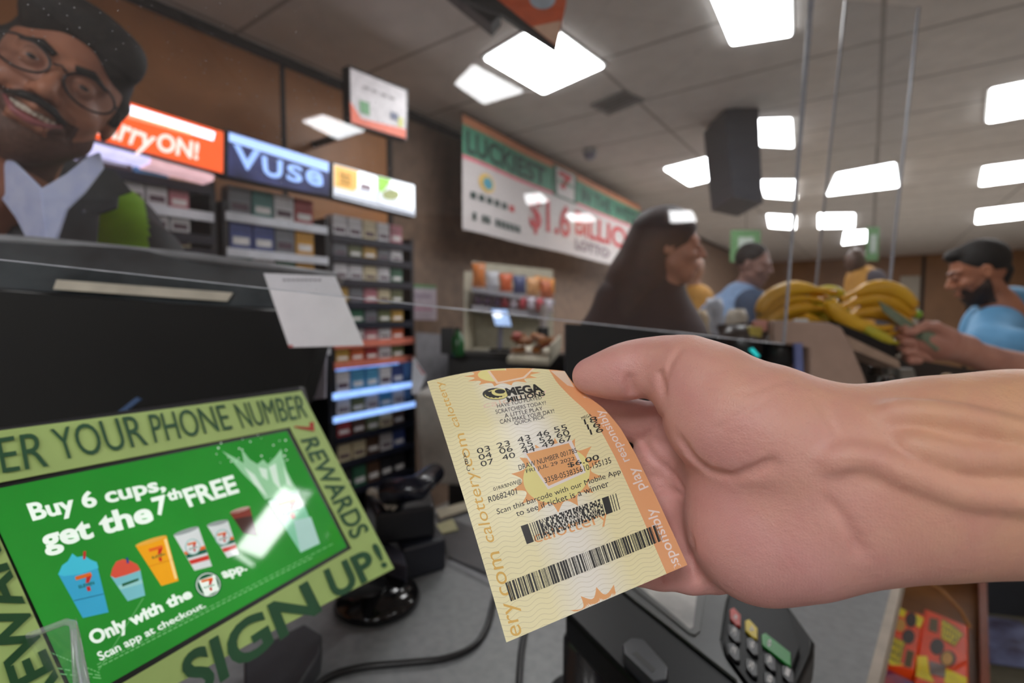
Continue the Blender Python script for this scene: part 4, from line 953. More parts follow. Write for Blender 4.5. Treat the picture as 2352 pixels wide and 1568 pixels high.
# things on the floor side at right
o = MB().prism([onz(*p, .45) for p in ((2228, 1410), (2345, 1425), (2400, 1500), (2240, 1480))], V((0, 0, -.05)), mat('papers_blue', (120, 128, 165), .5, rgb2=(60, 50, 70), scale=16)).build('magazine_stack'); tag(o, 'blue-white magazines stacked beyond the brown rack', 'magazines')
o = MB().prism([onz(*p, .395) for p in ((2225, 1405), (2420, 1425), (2440, 1800), (2262, 1800))], V((0, 0, -.395)), mat('crate_tan', (95, 90, 70), .6)).build('crate'); tag(o, 'dull olive crate under the magazines at the right edge', 'crate')
# ------------------------------------------------------------------ clear bin in the lower left corner
t = thing('clear_bin', P(60, 1560, .3), 'clear plastic bin corner in the bottom left, before the green frame', 'bin')
m_cb = clear_mat('clear_bin_plastic', .03, False)
ca = P(166, 1422, .34); cb_ = P(-170, 1548, .34); cr = P(232, 1760, .25); cl = cb_+(cr-ca); dn = V((0, 0, ZC+.002-P(166, 1422, .34).z))
for a, b in ((ca, cb_), (ca, cr), (cb_, cl), (cr, cl)):
    MB().prism([a, b, b+dn, a+dn], ((b-a).cross(dn)).normalized()*.0025, m_cb).build('side_panel', t)
MB().prism([ca+dn, cb_+dn, cl+dn, cr+dn], V((0, 0, .002)), m_cb).build('bottom_panel', t)
k = MB(); k.tube([cb_, ca.lerp(cb_, .04), ca+(cr-ca)*.04, cr], .0022, clear_mat('bin_rim', .2, False), 8); k.build('rim', t, True)
k = MB(); k.tube([ca+(cr-ca)*.03+dn*.02, ca+(cr-ca)*.03+dn], .0018, clear_mat('bin_rim', .2, False), 8); k.build('corner', t, True)
# ------------------------------------------------------------------ tan slab, tray, bananas
t = thing('side_counter', P(1900, 850, 1.25), 'tan rounded side counter panel behind the wrist', 'counter')
m_tan = mat('tan_laminate', (172, 146, 132), .45, var=.05)
def rounded(pts, d):
    return [P(*p, d) for p in pts]
q = rounded([(1778, 735), (1905, 740), (1935, 752), (1955, 790), (1985, 860), (2010, 930), (2030, 1060), (1862, 1060), (1860, 800), (1778, 785)], 1.3)
MB().prism(q, fw*.03, m_tan).build('front_panel', t, bevel=.006)
MB().prism([P(*p, 1.28) for p in ((1870, 1060), (2030, 1060), (2030, 1180), (1870, 1180))], fw*.9, m_dk).build('base', t)
MB().prism([P(*p, 1.34) for p in ((1945, 770), (2065, 828), (2068, 846), (1958, 802))], fw*.1, mat('tan_shelf', (165, 140, 122), .5)).build('ledge', t)
o = MB().prism([P(1826, 788, 1.27), P(1843, 788, 1.27), P(1848, 900, 1.27), P(1830, 900, 1.27)], fw*.01, mat('blue_strip', (110, 120, 170), .4)).build('blue_post'); tag(o, 'thin blue upright strip left of the tan panel', 'strip')
t = thing('banana_tray', P(1960, 780, 1.45), 'black tray on the side counter holding the bananas', 'tray')
MB().prism([P(*p, 1.36) for p in ((1915, 735), (2060, 795), (2062, 842), (1945, 790))], fw*.04, m_black).build('front_lip', t, bevel=.005)
MB().prism([P(1740, 742, 1.42), P(1925, 742, 1.40), P(2068, 792, 1.40), P(2068, 792, 1.40)+V((-.0, .35, 0)), P(1740, 742, 1.42)+V((0, .35, 0))], V((0, 0, -.03)), m_black).build('base', t)
MB().prism([P(*p, 1.42) for p in ((1745, 738), (1905, 738), (1915, 775), (1760, 790))], fw*.3, m_dk).build('body', t)
m_ban = mat('banana_yellow', (225, 178, 45), .4, rgb2=(205, 150, 35), scale=9); m_stem = mat('banana_stem', (120, 110, 40), .6); m_btip = mat('banana_tip', (60, 45, 25), .7)
m_ban2 = mat('banana_green', (170, 175, 50), .4, rgb2=(200, 180, 50), scale=9)
def banana(a, c, b, r, par, mm=None):
    N = 12; pts = []; rs = []
    for i in range(N+1):
        u = i/N; pts.append(a*(1-u)**2+c*2*u*(1-u)+b*u*u); rs.append(r*(.35+.65*min(1, math.sin(math.pi*min(u*1.15+.06, 1))**.5*1.02)))
    o = MB().tube(pts, rs, mm or m_ban, 8).build('banana', par, True)
    MB().tube([pts[0], pts[0]+(pts[0]-pts[1])*.35], [r*.33, r*.22], m_stem, 8).build('stem', o, True)
    MB().tube([pts[-1], pts[-1]+(pts[-1]-pts[-2])*.12], [r*.3, r*.2], m_btip, 8).build('tip', o, True)
def bunch(label, lst, d, mm=None):
    t = thing('banana_bunch', P(*lst[0][1], d), label, 'bananas')
    for i, (a, c, b, w_) in enumerate(lst):
        dd = d+.012*i; banana(P(*a, dd), P(*c, dd), P(*b, dd), w_*dd/F, t, mm)
bunch('mottled yellow banana bunch seen through the clear panel', [((1745, 720), (1770, 640), (1920, 672), 19), ((1748, 735), (1760, 668), (1890, 690), 18), ((1755, 748), (1800, 690), (1905, 712), 19), ((1760, 690), (1830, 630), (1915, 695), 17), ((1770, 752), (1840, 722), (1900, 742), 17)], 1.43)
bunch('small banana bunch partly behind the clear panel edge', [((1850, 700), (1900, 645), (1960, 690), 16), ((1845, 725), (1890, 690), (1950, 715), 16), ((1860, 745), (1905, 715), (1945, 740), 16)], 1.50, m_ban2)
bunch('large bright yellow banana bunch between the two men', [((2098, 705), (2040, 625), (1930, 690), 20), ((2095, 722), (2010, 655), (1925, 712), 19), ((2085, 745), (2010, 690), (1935, 735), 21), ((2090, 700), (2030, 640), (1975, 668), 17)], 1.42)
bunch('long bananas along the front of the black tray', [((1905, 688), (1925, 760), (2050, 752), 20), ((1915, 715), (1960, 770), (2062, 765), 17)], 1.38)
bunch('greenish bananas at the front of the tray', [((1985, 752), (2030, 780), (2062, 788), 14)], 1.37, m_ban2)
t = thing('lime', P(2105, 722, 1.5), 'small green lime right of the banana bunch', 'fruit'); 
t2 = SDF(.002).ell(tuple(P(2105, 722, 1.46)), (.015, .013, .013), .002); sdfobj('fruit_skin', t2, mat('lime_green', (125, 170, 40), .4), t, smooth=1)
for i, (x, y, c) in enumerate(((1745, 748, (215, 150, 135)), (1733, 762, (190, 170, 70)), (1838, 745, (195, 205, 210)))):
    o = MB().box(P(x, y, 1.35), .035, .02, .03, mat('small_pack_%d' % i, c, .4), (rt, fw, V((0, 0, 1)))).build('small_packet', None, bevel=.004); tag(o, ['small pink packet left of the mottled bananas', 'small yellow packet under the pink one', 'small pale packet before the mottled bananas'][i], 'packet')
# dark gear between the shield and the tan panel
o = MB().prism([P(*p, 1.5) for p in ((1300, 742), (1560, 760), (1860, 790), (1862, 1000), (1300, 1000))], fw*.05, mat('dark_gear', (22, 22, 24), .5)).build('equipment_cabinet'); tag(o, 'dark equipment cabinet just behind the thumb', 'cabinet')
o = MB().prism([P(*p, 1.32) for p in ((1722, 802), (1730, 799), (1746, 818), (1740, 820))], fw*.006, mat('teal_glow', (40, 190, 190), .4, emit=.6)).build('teal_light'); tag(o, 'small glowing teal light above the knuckle', 'light')
for i, (x, y, r, c) in enumerate(((1790, 815, .05, (30, 30, 32)), (1815, 850, .05, (70, 45, 35)), (1700, 800, .06, (28, 28, 30)))):
    o = MB().lathe(P(x, y+30, 1.4), [(r*.8, 0), (r, .02), (r, .07), (r*.6, .1)], mat('jar_%d' % i, c, .3), 16).build('container', None, True); tag(o, ['round black container right of the teal light', 'brown container under the round black one', 'low black container left of the teal light'][i], 'container')
# jumble of packets beyond the tan panel
rr = random.Random(21)
for i in range(22):
    x = 1975+rr.random()*210; y = 835+rr.random()*80+(x-1975)*.08; dd = 1.5+rr.random()*.2
    k = rr.randrange(5); o = MB().box(P(x, y, dd), .05, .03, .035, mat('jumble_%d' % k, [(120, 80, 50), (150, 150, 145), (60, 55, 50), (170, 130, 60), (95, 75, 62)][k], .3), ((rt+fw*rr.random()).normalized(), fw, (V((0, 0, 1))+rt*(rr.random()-.5)).normalized())).build('candy_bar', None, bevel=.005)
    tag(o, '%s wrapped candy in the jumble right of the tan panel' % ['brown', 'silver', 'black', 'golden', 'dull brown'][k], 'candy', '%s wrapped candies right of the tan panel' % ['brown', 'silver', 'black', 'golden', 'dull brown'][k])
o = MB().prism([P(*p, 1.75) for p in ((1950, 800), (2420, 880), (2420, 1250), (1950, 1250))], fw*.3, mat('gondola_dark', (48, 42, 38), .6)).build('candy_gondola'); tag(o, 'dark shelving under the jumble of wrapped candy', 'shelf')
# ================================================================== THE TICKET
m_or1 = mat('ink_orange', (236, 172, 112), .6, var=.03); m_or2 = mat('ink_ochre', (228, 184, 96), .6, var=.03); m_pw = mat('ink_paperwhite', (238, 228, 222), .6, var=.03); m_py = mat('ink_paleyellow', (236, 226, 150), .6, var=.03)
m_ink = mat('thermal_black', (40, 38, 36), .55, var=.15, scale=200); m_pk = mat('ink_palepink', (240, 214, 190), .6)
Lk = np.array([(0, 876), (.3, 1000), (.48, 1100), (.71, 1250), (1, 1475)], float)
def Lp(v):
    y = np.interp(v, Lk[:, 0], Lk[:, 1]); x = 981+(y-876)*(1163-981)/(1475-876)-5*math.sin(math.pi*(y-876)/599)*0; return x+3*math.sin(math.pi*(y-876)/599), y
Rk = np.array([(0, 1297, 852), (.08, 1316, 880), (.18, 1350, 910), (.28, 1388, 938), (.395, 1425, 982), (.52, 1460, 1042), (.64, 1486, 1096), (.78, 1520, 1168), (.895, 1552, 1238), (1, 1579, 1297)], float)
def Rp(v): return np.interp(v, Rk[:, 0], Rk[:, 1]), np.interp(v, Rk[:, 0], Rk[:, 2])
def tick(u, v):
    """v = 0 top .. 1 bottom"""
    a = Lp(v); b = Rp(v)
    x = a[0]*(1-u)+b[0]*u; y = a[1]*(1-u)+b[1]*u
    bow = -17*max(0, 1-v/.55)**1.5*math.sin(math.pi*u)**.9 if 0 < u < 1 else 0
    dl = np.interp(v, [0, .3, .6, 1], [.283, .258, .236, .212]); dr = np.interp(v, [0, .3, .6, 1], [.272, .256, .240, .218])
    d = dl*(1-u)+dr*u-.006*math.sin(math.pi*u)*(1-v*.7)
    return P(x, y+bow, d)
NU, NV = 60, 90
raw = np.array([[tuple(tick(i/NU, j/NV)) for i in range(NU+1)] for j in range(NV+1)])
for _ in range(6):
    raw[1:-1] = raw[1:-1]*.5+.25*(raw[:-2]+raw[2:])
tv = [tuple(p) for r in raw for p in r]; tf = [(j*(NU+1)+i, (j+1)*(NU+1)+i, (j+1)*(NU+1)+i+1, j*(NU+1)+i+1) for j in range(NV) for i in range(NU)]
m_tk = bpy.data.materials.new('ticket_paper'); m_tk.use_nodes = True
nt = m_tk.node_tree; b = nt.nodes['Principled BSDF']; b.inputs['Roughness'].default_value = .42
uv = nt.nodes.new('ShaderNodeUVMap'); sx = nt.nodes.new('ShaderNodeSeparateXYZ'); nt.links.new(uv.outputs[0], sx.inputs[0])
def math_(op, a, b_=None, c=None, clamp=False):
    n = nt.nodes.new('ShaderNodeMath'); n.operation = op; n.use_clamp = clamp
    for i, q in enumerate((a, b_, c)):
        if q is None: continue
        if isinstance(q, (int, float)): n.inputs[i].default_value = q
        else: nt.links.new(q, n.inputs[i])
    return n.outputs[0]
def mixc(f, a, b_):
    n = nt.nodes.new('ShaderNodeMix'); n.data_type = 'RGBA'
    if isinstance(f, (int, float)): n.inputs[0].default_value = f
    else: nt.links.new(f, n.inputs[0])
    for i, q in ((6, a), (7, b_)):
        if isinstance(q, tuple): n.inputs[i].default_value = q
        else: nt.links.new(q, n.inputs[i])
    return n.outputs[2]
U, W_ = sx.outputs[0], sx.outputs[1]
cc = math_('DIVIDE', math_('ABSOLUTE', math_('SUBTRACT', U, .5)), .22); cen = math_('SUBTRACT', 1, cc, clamp=True); cen = math_('SMOOTH_MIN', cen, .8, .3)
base = mixc(cen, lin((240, 231, 184)), lin((240, 237, 234)))
wob = math_('MULTIPLY', math_('SINE', math_('MULTIPLY_ADD', U, 55, math_('MULTIPLY', W_, 9))), .0052)
ln = math_('FRACT', math_('MULTIPLY', math_('ADD', W_, wob), 62)); lt_ = math_('LESS_THAN', ln, .13)
base = mixc(math_('MULTIPLY', lt_, .30), base, lin((165, 150, 105)))
band = math_('GREATER_THAN', U, .885); base = mixc(band, base, lin((236, 170, 120)))
nt.links.new(base, b.inputs['Base Color'])
me = bpy.data.meshes.new('ticket_paper'); me.from_pydata(tv, [], tf); ul = me.uv_layers.new(name='UVMap')
for lp in me.loops:
    vi = lp.vertex_index; ul.data[lp.index].uv = ((vi % (NU+1))/NU, (vi//(NU+1))/NV)
me.polygons.foreach_set('use_smooth', [True]*len(tf)); me.materials.append(m_tk); me.update()
tk = thing('lottery_ticket', V(tv[len(tv)//2]), 'yellow and orange lottery ticket held between thumb and fingers', 'ticket')
po = bpy.data.objects.new('paper', me); COL.objects.link(po); po.parent = tk; po.matrix_parent_inverse = Matrix.Translation(-tk.location)
bt = BVHTree.FromPolygons(tv, tf)
def on(off):
    def f(x, y):
        r = ray(x, y).normalized(); h = bt.ray_cast(CAM, r)
        if h[0] is None: return None
        n = h[1] if h[1].dot(r) < 0 else -h[1]
        return h[0]+n*off
    return f
def Z1(*a): return tuple((950+x*.4337, 820+y*.4337) for x, y in a)
def Z1c(c): return (950+c[0]*.4337, 820+c[1]*.4337)
k = MB(); o1, o2, o3, o4, o5 = on(.00004), on(.00007), on(.0001), on(.00013), on(.00016)
def star(cx, cy, rx, ry, rot, n, inner, mm, oo):
    # radial fan tessellated in rings so that it follows the curl
    N = n*8; rings = 28; vs = [(cx, cy)]; fs = []
    prof = []
    for k_ in range(N):
        ph = (k_ % 8)/8; s = abs(ph-.5)*2; rad = inner+(1-inner)*(s**2.2)
        th = 2*math.pi*k_/N; x, y = rx*rad*math.cos(th), ry*rad*math.sin(th)
        prof.append((x*math.cos(rot)-y*math.sin(rot), x*math.sin(rot)+y*math.cos(rot)))
    for r in range(1, rings+1):
        for (x, y) in prof: vs.append((cx+x*r/rings, cy+y*r/rings))
    for k_ in range(N):
        fs.append((0, 1+(k_+1) % N, 1+k_))
        for r in range(rings-1):
            a = 1+r*N; fs.append((a+k_, a+(k_+1) % N, a+N+(k_+1) % N, a+N+k_))
    put(k, [Z1c(p) for p in vs], fs, oo, mm)
star(757, 625, 250, 195, -.33, 14, .74, m_or1, o1); star(757, 625, 180, 142, -.33, 14, 1.0, m_py, o2)
pq(k, Z1((577, 500), (835, 438), (912, 610), (712, 700)), o3, m_pw, 10, 10)
pq(k, Z1((597, 512), (822, 455), (896, 602), (715, 682)), o4, m_or1, 10, 10)
star(470, 92, 205, 62, -.05, 14, .74, m_or1, o1); star(475, 88, 135, 42, -.05, 14, 1.0, m_py, o2)
pq(k, Z1((380, 60), (640, 60), (590, 112), (440, 142)), o3, m_pk, 10, 6); pq(k, Z1((395, 60), (630, 60), (580, 105), (448, 132)), o4, m_or1, 10, 6)
star(1020, 1400, 215, 190, -.53, 14, .74, m_or1, o1)
# band accents and lettering in orange / white
pq(k, Z1((725, 72), (800, 74), (850, 160), (815, 150)), o2, m_pk, 3, 6)
txt(k, 'calottery', Z1((365, 240), (700, 165), (718, 205), (375, 283)), o2, m_pk, bold=.0)
txt(k, 'calottery', Z1((628, 925), (1015, 805), (1045, 885), (650, 1005)), o2, m_or1, bold=.0)
txt(k, 'calottery.com', Z1((370, 985), (212, 410), (285, 398), (452, 975)), o2, m_or2)
txt(k, 'calottery', Z1((205, 372), (112, 135), (160, 122), (262, 368)), o2, m_or2)
txt(k, 'ery.com', Z1((520, 1482), (402, 1035), (478, 1022), (605, 1462)), o2, m_or2)
m_wt = mat('ink_white', (242, 222, 214), .6)
txt(k, 'play', ((1462, 1130), (1440, 1078), (1469, 1069), (1490, 1118)), o2, m_wt, bold=.01)
txt(k, 'responsibly', ((1428, 1064), (1365, 945), (1389, 938), (1453, 1054)), o2, m_wt, bold=.01)
txt(k, 'responsibly', ((1550, 1327), (1481, 1172), (1509, 1163), (1580, 1316)), o2, m_wt, bold=.01)
txt(k, 'y', Z1((900, 215), (895, 205), (930, 205), (935, 222)), o2, m_wt)
k.build('coloured_printing', tk)
k = MB()
# emblem
pp(k, [Z1c((435+70*math.cos(a*.3), 195+32*math.sin(a*.3))) for a in range(21)], on(.00011), m_ink)
pp(k, [Z1c((438+62*math.cos(a*.3), 198+26*math.sin(a*.3))) for a in range(21)], on(.00013), m_py)
pp(k, [Z1c((430+(50 if a % 2 else 58)*math.cos(a*.209), 192+(22 if a % 2 else 26)*math.sin(a*.209))) for a in range(30)], on(.00015), m_ink)
pp(k, [Z1c((455+42*math.cos(a*.3), 186+20*math.sin(a*.3))) for a in range(21)], on(.00017), m_py)
pp(k, [Z1c((458+28*math.cos(a*.3), 182+12*math.sin(a*.3))) for a in range(21)], on(.00019), m_ink)
txt(k, 'MEGA', Z1((482, 165), (665, 140), (692, 184), (500, 207)), on(.0002), m_ink, bold=.05, shear=.0)
txt(k, 'MILLIONS', Z1((490, 214), (692, 180), (698, 204), (500, 240)), o5, m_ink, bold=.04)
def T(s, *q, b=0.0): txt(k, s, Z1(*q), o5, m_ink, bold=b)
T('HAVE YOU PLAYED', (440, 250), (676, 205), (680, 222), (445, 270)); T('SCRATCHERS TODAY?', (432, 280), (698, 232), (703, 250), (437, 302)); T('A LITTLE PLAY', (480, 300), (680, 262), (685, 280), (484, 322))
T('CAN MAKE YOUR DAY!', (455, 332), (742, 275), (746, 296), (460, 354)); T('QUICK PICK', (532, 342), (692, 308), (696, 328), (537, 363))
for s, x, y in (('03', 370, 490), ('23', 475, 462), ('43', 583, 432), ('46', 683, 405), ('55', 777, 378), ('18', 937, 335), ('04', 379, 523), ('06', 489, 491), ('25', 596, 463), ('52', 699, 434), ('60', 790, 407), ('16', 953, 362), ('07', 390, 558), ('40', 503, 525), ('44', 608, 491), ('49', 712, 461), ('67', 803, 436), ('16', 968, 389)):
    w2, h2, sl, sk = 34, 14, -.27, .30
    T(s, (x-w2-h2*sk, y-h2-w2*sl), (x+w2-h2*sk, y-h2+w2*sl), (x+w2+h2*sk, y+h2+w2*sl), (x-w2+h2*sk, y+h2-w2*sl), b=.0)
for s, x, y in (('A', 271, 520), ('B', 280, 552), ('C', 289, 588)): T(s, (x-10, y-13), (x+7, y-16), (x+11, y+13), (x-6, y+17))
T('MEGA', (885, 318), (938, 298), (944, 312), (892, 332))
T('DRAW NUMBER 001785', (553, 572), (860, 480), (867, 505), (560, 600)); T('FRI JUL 29 2022', (593, 595), (850, 526), (857, 550), (600, 620))
T('$6.00', (812, 562), (978, 514), (985, 546), (820, 588), b=.01); T('3358-053835610-155135', (690, 640), (1040, 530), (1048, 560), (697, 668))
T('01RR%NW@', (420, 690), (568, 643), (574, 672), (427, 714)); T('R0682401', (393, 740), (543, 694), (549, 724), (400, 770))
T('Scan this barcode with our Mobile App', (438, 805), (1090, 590), (1102, 624), (446, 842)); T('to see if ticket is a winner', (538, 815), (1026, 650), (1037, 684), (548, 844))
# stacked barcode
Q = Z1((567, 895), (1075, 720), (1097, 805), (600, 990))
def bar(u0, u1, v0, v1, Q=Q, nv=3):
    pq(k, tuple(bil(Q, *p) for p in ((u0, v1), (u1, v1), (u1, v0), (u0, v0))), o5, m_ink, 1, nv)
bar(0, .075, 0, 1)
for u in (.09, .115, .135): bar(u, u+.008, 0, 1)
bar(.155, .175, 0, 1)
rr = random.Random(4); N = 62; R_ = 9
for r in range(R_):
    u = .185
    while u < .83:
        a = rr.choice((1, 1, 2, 3, 4))*.0082; g = rr.choice((1, 1, 2, 3))*.0082
        bar(u, min(u+a, .835), r/R_, (r+1)/R_, nv=1); u += a+g
bar(.845, .915, 0, 1)
for u in (.93, .955, .985): bar(u, u+.008, 0, 1)
# long linear barcode
Q2 = Z1((485, 1195), (1302, 880), (1332, 965), (515, 1293)); u = 0
while u < .985:
    a = rr.choice((1, 1, 2, 2, 4, 5))*.0028; g = rr.choice((1, 1, 2, 3))*.0030
    bar(u, min(1, u+a), 0, 1, Q2, 4); u += a+g
k.build('black_printing', tk)

# ================================================================== THE HAND AND FOREARM (right hand, palm to the viewer)
def H(x, y, d, r): return (tuple(P(x, y, d)), r*d/F)
S = SDF(.00125)
def ch(pts, k=.008, op='+'): S.chain([H(*p) for p in pts], k, op)
# forearm and wrist : three side-by-side tapered chains make a flattened oval
ch([(1880, 1008, .213, 102), (1960, 1022, .206, 100), (2060, 1030, .203, 108), (2180, 1018, .2, 122), (2352, 1008, .197, 128), (2760, 990, .19, 142)], .02)
ch([(1880, 1180, .213, 138), (1960, 1170, .207, 126), (2060, 1165, .204, 118), (2200, 1150, .2, 128), (2352, 1140, .198, 134), (2760, 1130, .19, 152)], .02)
ch([(1880, 1095, .209, 118), (2060, 1098, .204, 118), (2352, 1078, .197, 132), (2760, 1068, .19, 148)], .02)
# palm: heel of the thumb (thenar), little-finger side, middle
ch([(1615, 897, .232, 98), (1660, 950, .226, 120), (1740, 988, .219, 134), (1820, 1020, .214, 124), (1930, 1040, .208, 105)], .014)
ch([(1712, 1160, .228, 112), (1738, 1220, .222, 130), (1825, 1212, .214, 124), (1930, 1180, .207, 118)], .014)
ch([(1700, 1205, .232, 106), (1738, 1250, .226, 106)], .012)
ch([(1700, 1080, .235, 95), (1800, 1100, .222, 115), (1900, 1110, .213, 120)], .014)
# back-of-hand slab behind the hollow of the palm
ch([(1640, 985, .262, 60), (1600, 1090, .268, 66), (1590, 1190, .265, 66), (1610, 1290, .255, 62)], .014)
ch([(1640, 1000, .255, 70), (1700, 1100, .245, 90), (1690, 1240, .245, 90)], .014)
# thumb
ch([(1355, 864, .262, 41), (1395, 860, .259, 49), (1432, 856, .256, 54), (1462, 848, .254, 51)], .006)
ch([(1455, 845, .2545, 50), (1490, 840, .252, 47), (1525, 843, .248, 54), (1572, 858, .241, 76), (1625, 892, .233, 96)], .010)
# index finger behind the ticket
ch([(1600, 992, .264, 56), (1525, 972, .274, 48), (1450, 964, .285, 45), (1385, 942, .292, 39), (1335, 912, .2925, 33)], .005)
# middle, ring and little finger folded behind the ticket
ch([(1600, 1050, .268, 60), (1520, 1052, .276, 58), (1468, 1100, .280, 47), (1420, 1110, .278, 40)], .005)
ch([(1600, 1140, .266, 62), (1530, 1150, .270, 60), (1470, 1190, .270, 48), (1410, 1200, .266, 40)], .005)
ch([(1610, 1240, .256, 66), (1556, 1268, .256, 60), (1500, 1290, .252, 48), (1440, 1300, .246, 38)], .005)
ch([(1640, 1310, .246, 48), (1585, 1316, .246, 42), (1520, 1315, .246, 34), (1470, 1312, .244, 30)], .004)
# creases
def cr(pts, w=5, k=.0022, lift=None):
    S.chain([H(*p, w) if len(p) == 3 else H(*p) for p in pts], k, '-')
# finger-joint crease of the thumb
# tendons and veins standing out on the forearm
def vein(pts, r):
    out = []
    for x, y, d in pts: out.append(H(x, y, d, r))
    S.chain(out, .004, '+')
S_pts, S_f = S.mesh()
bh = BVHTree.FromPolygons(S_pts.tolist(), S_f.tolist())
def surf(x, y, off=0):
    r = ray(x, y); h = bh.ray_cast(CAM, r.normalized()); return (None if h[0] is None else h[0]-h[1].normalized()*0+(CAM-h[0]).normalized()*off)
def ridge(pts, r, off, k=.004, op='+'):
    out = []
    N = 6
    for i in range(len(pts)-1):
        for s in range(N):
            u = s/N; x = pts[i][0]*(1-u)+pts[i+1][0]*u; y = pts[i][1]*(1-u)+pts[i+1][1]*u
            q = surf(x, y, off)
            if q is not None: out.append((tuple(q), r))
    q = surf(*pts[-1], off)
    if q is not None: out.append((tuple(q), r))
    S.chain(out, k, op)
ridge([(1905, 1062), (1950, 1044), (2009, 1054), (2065, 1082), (2123, 1105), (2214, 1136), (2352, 1150), (2500, 1165)], .0014, -.0010, .006)
ridge([(2030, 950), (2090, 946), (2146, 952), (2210, 960), (2280, 978), (2360, 998), (2500, 1030)], .0013, -.0010, .006)
ridge([(2080, 1018), (2130, 1032), (2180, 1048), (2230, 1055), (2360, 1054)], .0012, -.0009, .006)
ridge([(1905, 1150), (1935, 1190), (1965, 1240), (1980, 1275)], .0005, .0006, .003, '-')
ridge([(1452, 905), (1448, 885), (1442, 865)], .0008, .0005, .003, '-')
ridge([(1522, 900), (1516, 880), (1512, 855)], .0009, .0003, .003, '-')
ridge([(1560, 800), (1540, 830), (1530, 870)], .0005, .0002, .002, '-')
ridge([(1905, 950), (1865, 905)], .0006, .0002, .0015, '-')
ridge([(1918, 985), (1880, 930)], .0006, .0002, .0015, '-')
ridge([(1562, 1010), (1590, 1055), (1630, 1085), (1680, 1098), (1740, 1080), (1780, 1062)], .0010, .0003, .003, '-')
ridge([(1700, 905), (1760, 885), (1820, 870), (1870, 860)], .0005, .0002, .0015, '-')
ridge([(1640, 990), (1720, 940), (1800, 895)], .0005, .0002, .0015, '-')
ridge([(1475, 1012), (1500, 1050), (1545, 1090), (1572, 1130)], .0012, .0001, .002, '-')
ridge([(1478, 1008), (1500, 985), (1522, 955)], .0010, .0001, .002, '-')
ridge([(1500, 1130), (1530, 1120), (1568, 1140)], .0010, .0001, .002, '-')
ridge([(1596, 1330), (1588, 1290), (1590, 1240)], .0010, .0002, .002, '-')
ridge([(1540, 1338), (1530, 1318), (1532, 1300)], .0010, .0002, .002, '-')
m_skin = bpy.data.materials.new('skin'); m_skin.use_nodes = True
nt = m_skin.node_tree; b = nt.nodes['Principled BSDF']; tc = nt.nodes.new('ShaderNodeTexCoord')
def noise(sc, det=5):
    n = nt.nodes.new('ShaderNodeTexNoise'); n.inputs['Scale'].default_value = sc; n.inputs['Detail'].default_value = det; nt.links.new(tc.outputs['Object'], n.inputs['Vector']); return n.outputs['Fac']
# the forearm is tanner than the pink palm (hue changes along the arm)
sep = nt.nodes.new('ShaderNodeVectorMath'); sep.operation = 'DOT_PRODUCT'; nt.links.new(tc.outputs['Object'], sep.inputs[0])
wa = P(1760, 1250, .205); wb_ = P(2250, 850, .19); ax = (wb_-wa); L_ = ax.length; ax = ax/L_
sep.inputs[1].default_value = tuple(ax)
g = math_('DIVIDE', math_('SUBTRACT', sep.outputs['Value'], wa.dot(ax)), L_, clamp=True)
g2 = math_('ADD', g, math_('MULTIPLY', math_('SUBTRACT', noise(40), .5), .5), clamp=True)
c1 = mixc(g2, lin((218, 162, 156)), lin((222, 172, 136)))
c1 = mixc(math_('MULTIPLY', math_('GREATER_THAN', noise(900, 2), .66), .10), c1, lin((170, 105, 90)))
mo = math_('MULTIPLY', math_('SUBTRACT', noise(75, 3), .42, clamp=True), 1.6, clamp=True)
c1 = mixc(math_('MULTIPLY', mo, .55), c1, lin((200, 130, 130)))
nt.links.new(c1, b.inputs['Base Color']); b.inputs['Roughness'].default_value = .48
b.inputs['Subsurface Weight'].default_value = .12; b.inputs['Subsurface Radius'].default_value = (1, .3, .2); b.inputs['Subsurface Scale'].default_value = .004
vo = nt.nodes.new('ShaderNodeTexVoronoi'); vo.inputs['Scale'].default_value = 900; vo.feature = 'DISTANCE_TO_EDGE'; nt.links.new(tc.outputs['Object'], vo.inputs['Vector'])
wv = nt.nodes.new('ShaderNodeTexWave'); wv.inputs['Scale'].default_value = 260; wv.inputs['Distortion'].default_value = 5; wv.inputs['Detail Scale'].default_value = .6; nt.links.new(tc.outputs['Object'], wv.inputs['Vector'])
hgt = math_('ADD', math_('ADD', math_('MULTIPLY', vo.outputs['Distance'], .6), math_('MULTIPLY', wv.outputs['Fac'], .06)), math_('MULTIPLY', noise(350), 1.3))
bp = nt.nodes.new('ShaderNodeBump'); bp.inputs['Strength'].default_value = .5; bp.inputs['Distance'].default_value = .0006; nt.links.new(hgt, bp.inputs['Height']); nt.links.new(bp.outputs[0], b.inputs['Normal'])
hand = sdfobj('person', S, m_skin, None, smooth=3)
hand['label'] = 'bare right hand and forearm reaching in from the right, holding the ticket'; hand['category'] = 'person'
# ================================================================== PEOPLE
def basis(roll_deg, yaw_deg, pitch_deg=0, px=1176):
    """local x = the figure's left-right, y = up, z = towards where the face looks ; yaw 0 faces the camera, + turns to picture left"""
    Y = V((0, 0, 1)); r0 = ray(px, 715); Z = -V((r0.x, r0.y, 0)).normalized(); X = Y.cross(Z); ax0 = -Z.copy()
    a = math.radians(yaw_deg); X, Z = X*math.cos(a)+Z*math.sin(a), Z*math.cos(a)-X*math.sin(a)
    p = math.radians(pitch_deg); Y, Z = Y*math.cos(p)+Z*math.sin(p), Z*math.cos(p)-Y*math.sin(p)
    r = math.radians(roll_deg); q = Matrix.Rotation(r, 3, ax0)
    return [q@X, q@Y, q@Z]
def xf(c, B): return (tuple(c), [tuple(B[0]), tuple(B[1]), tuple(B[2])])
def toworld(c, B, p): return c+B[0]*p[0]+B[1]*p[1]+B[2]*p[2]
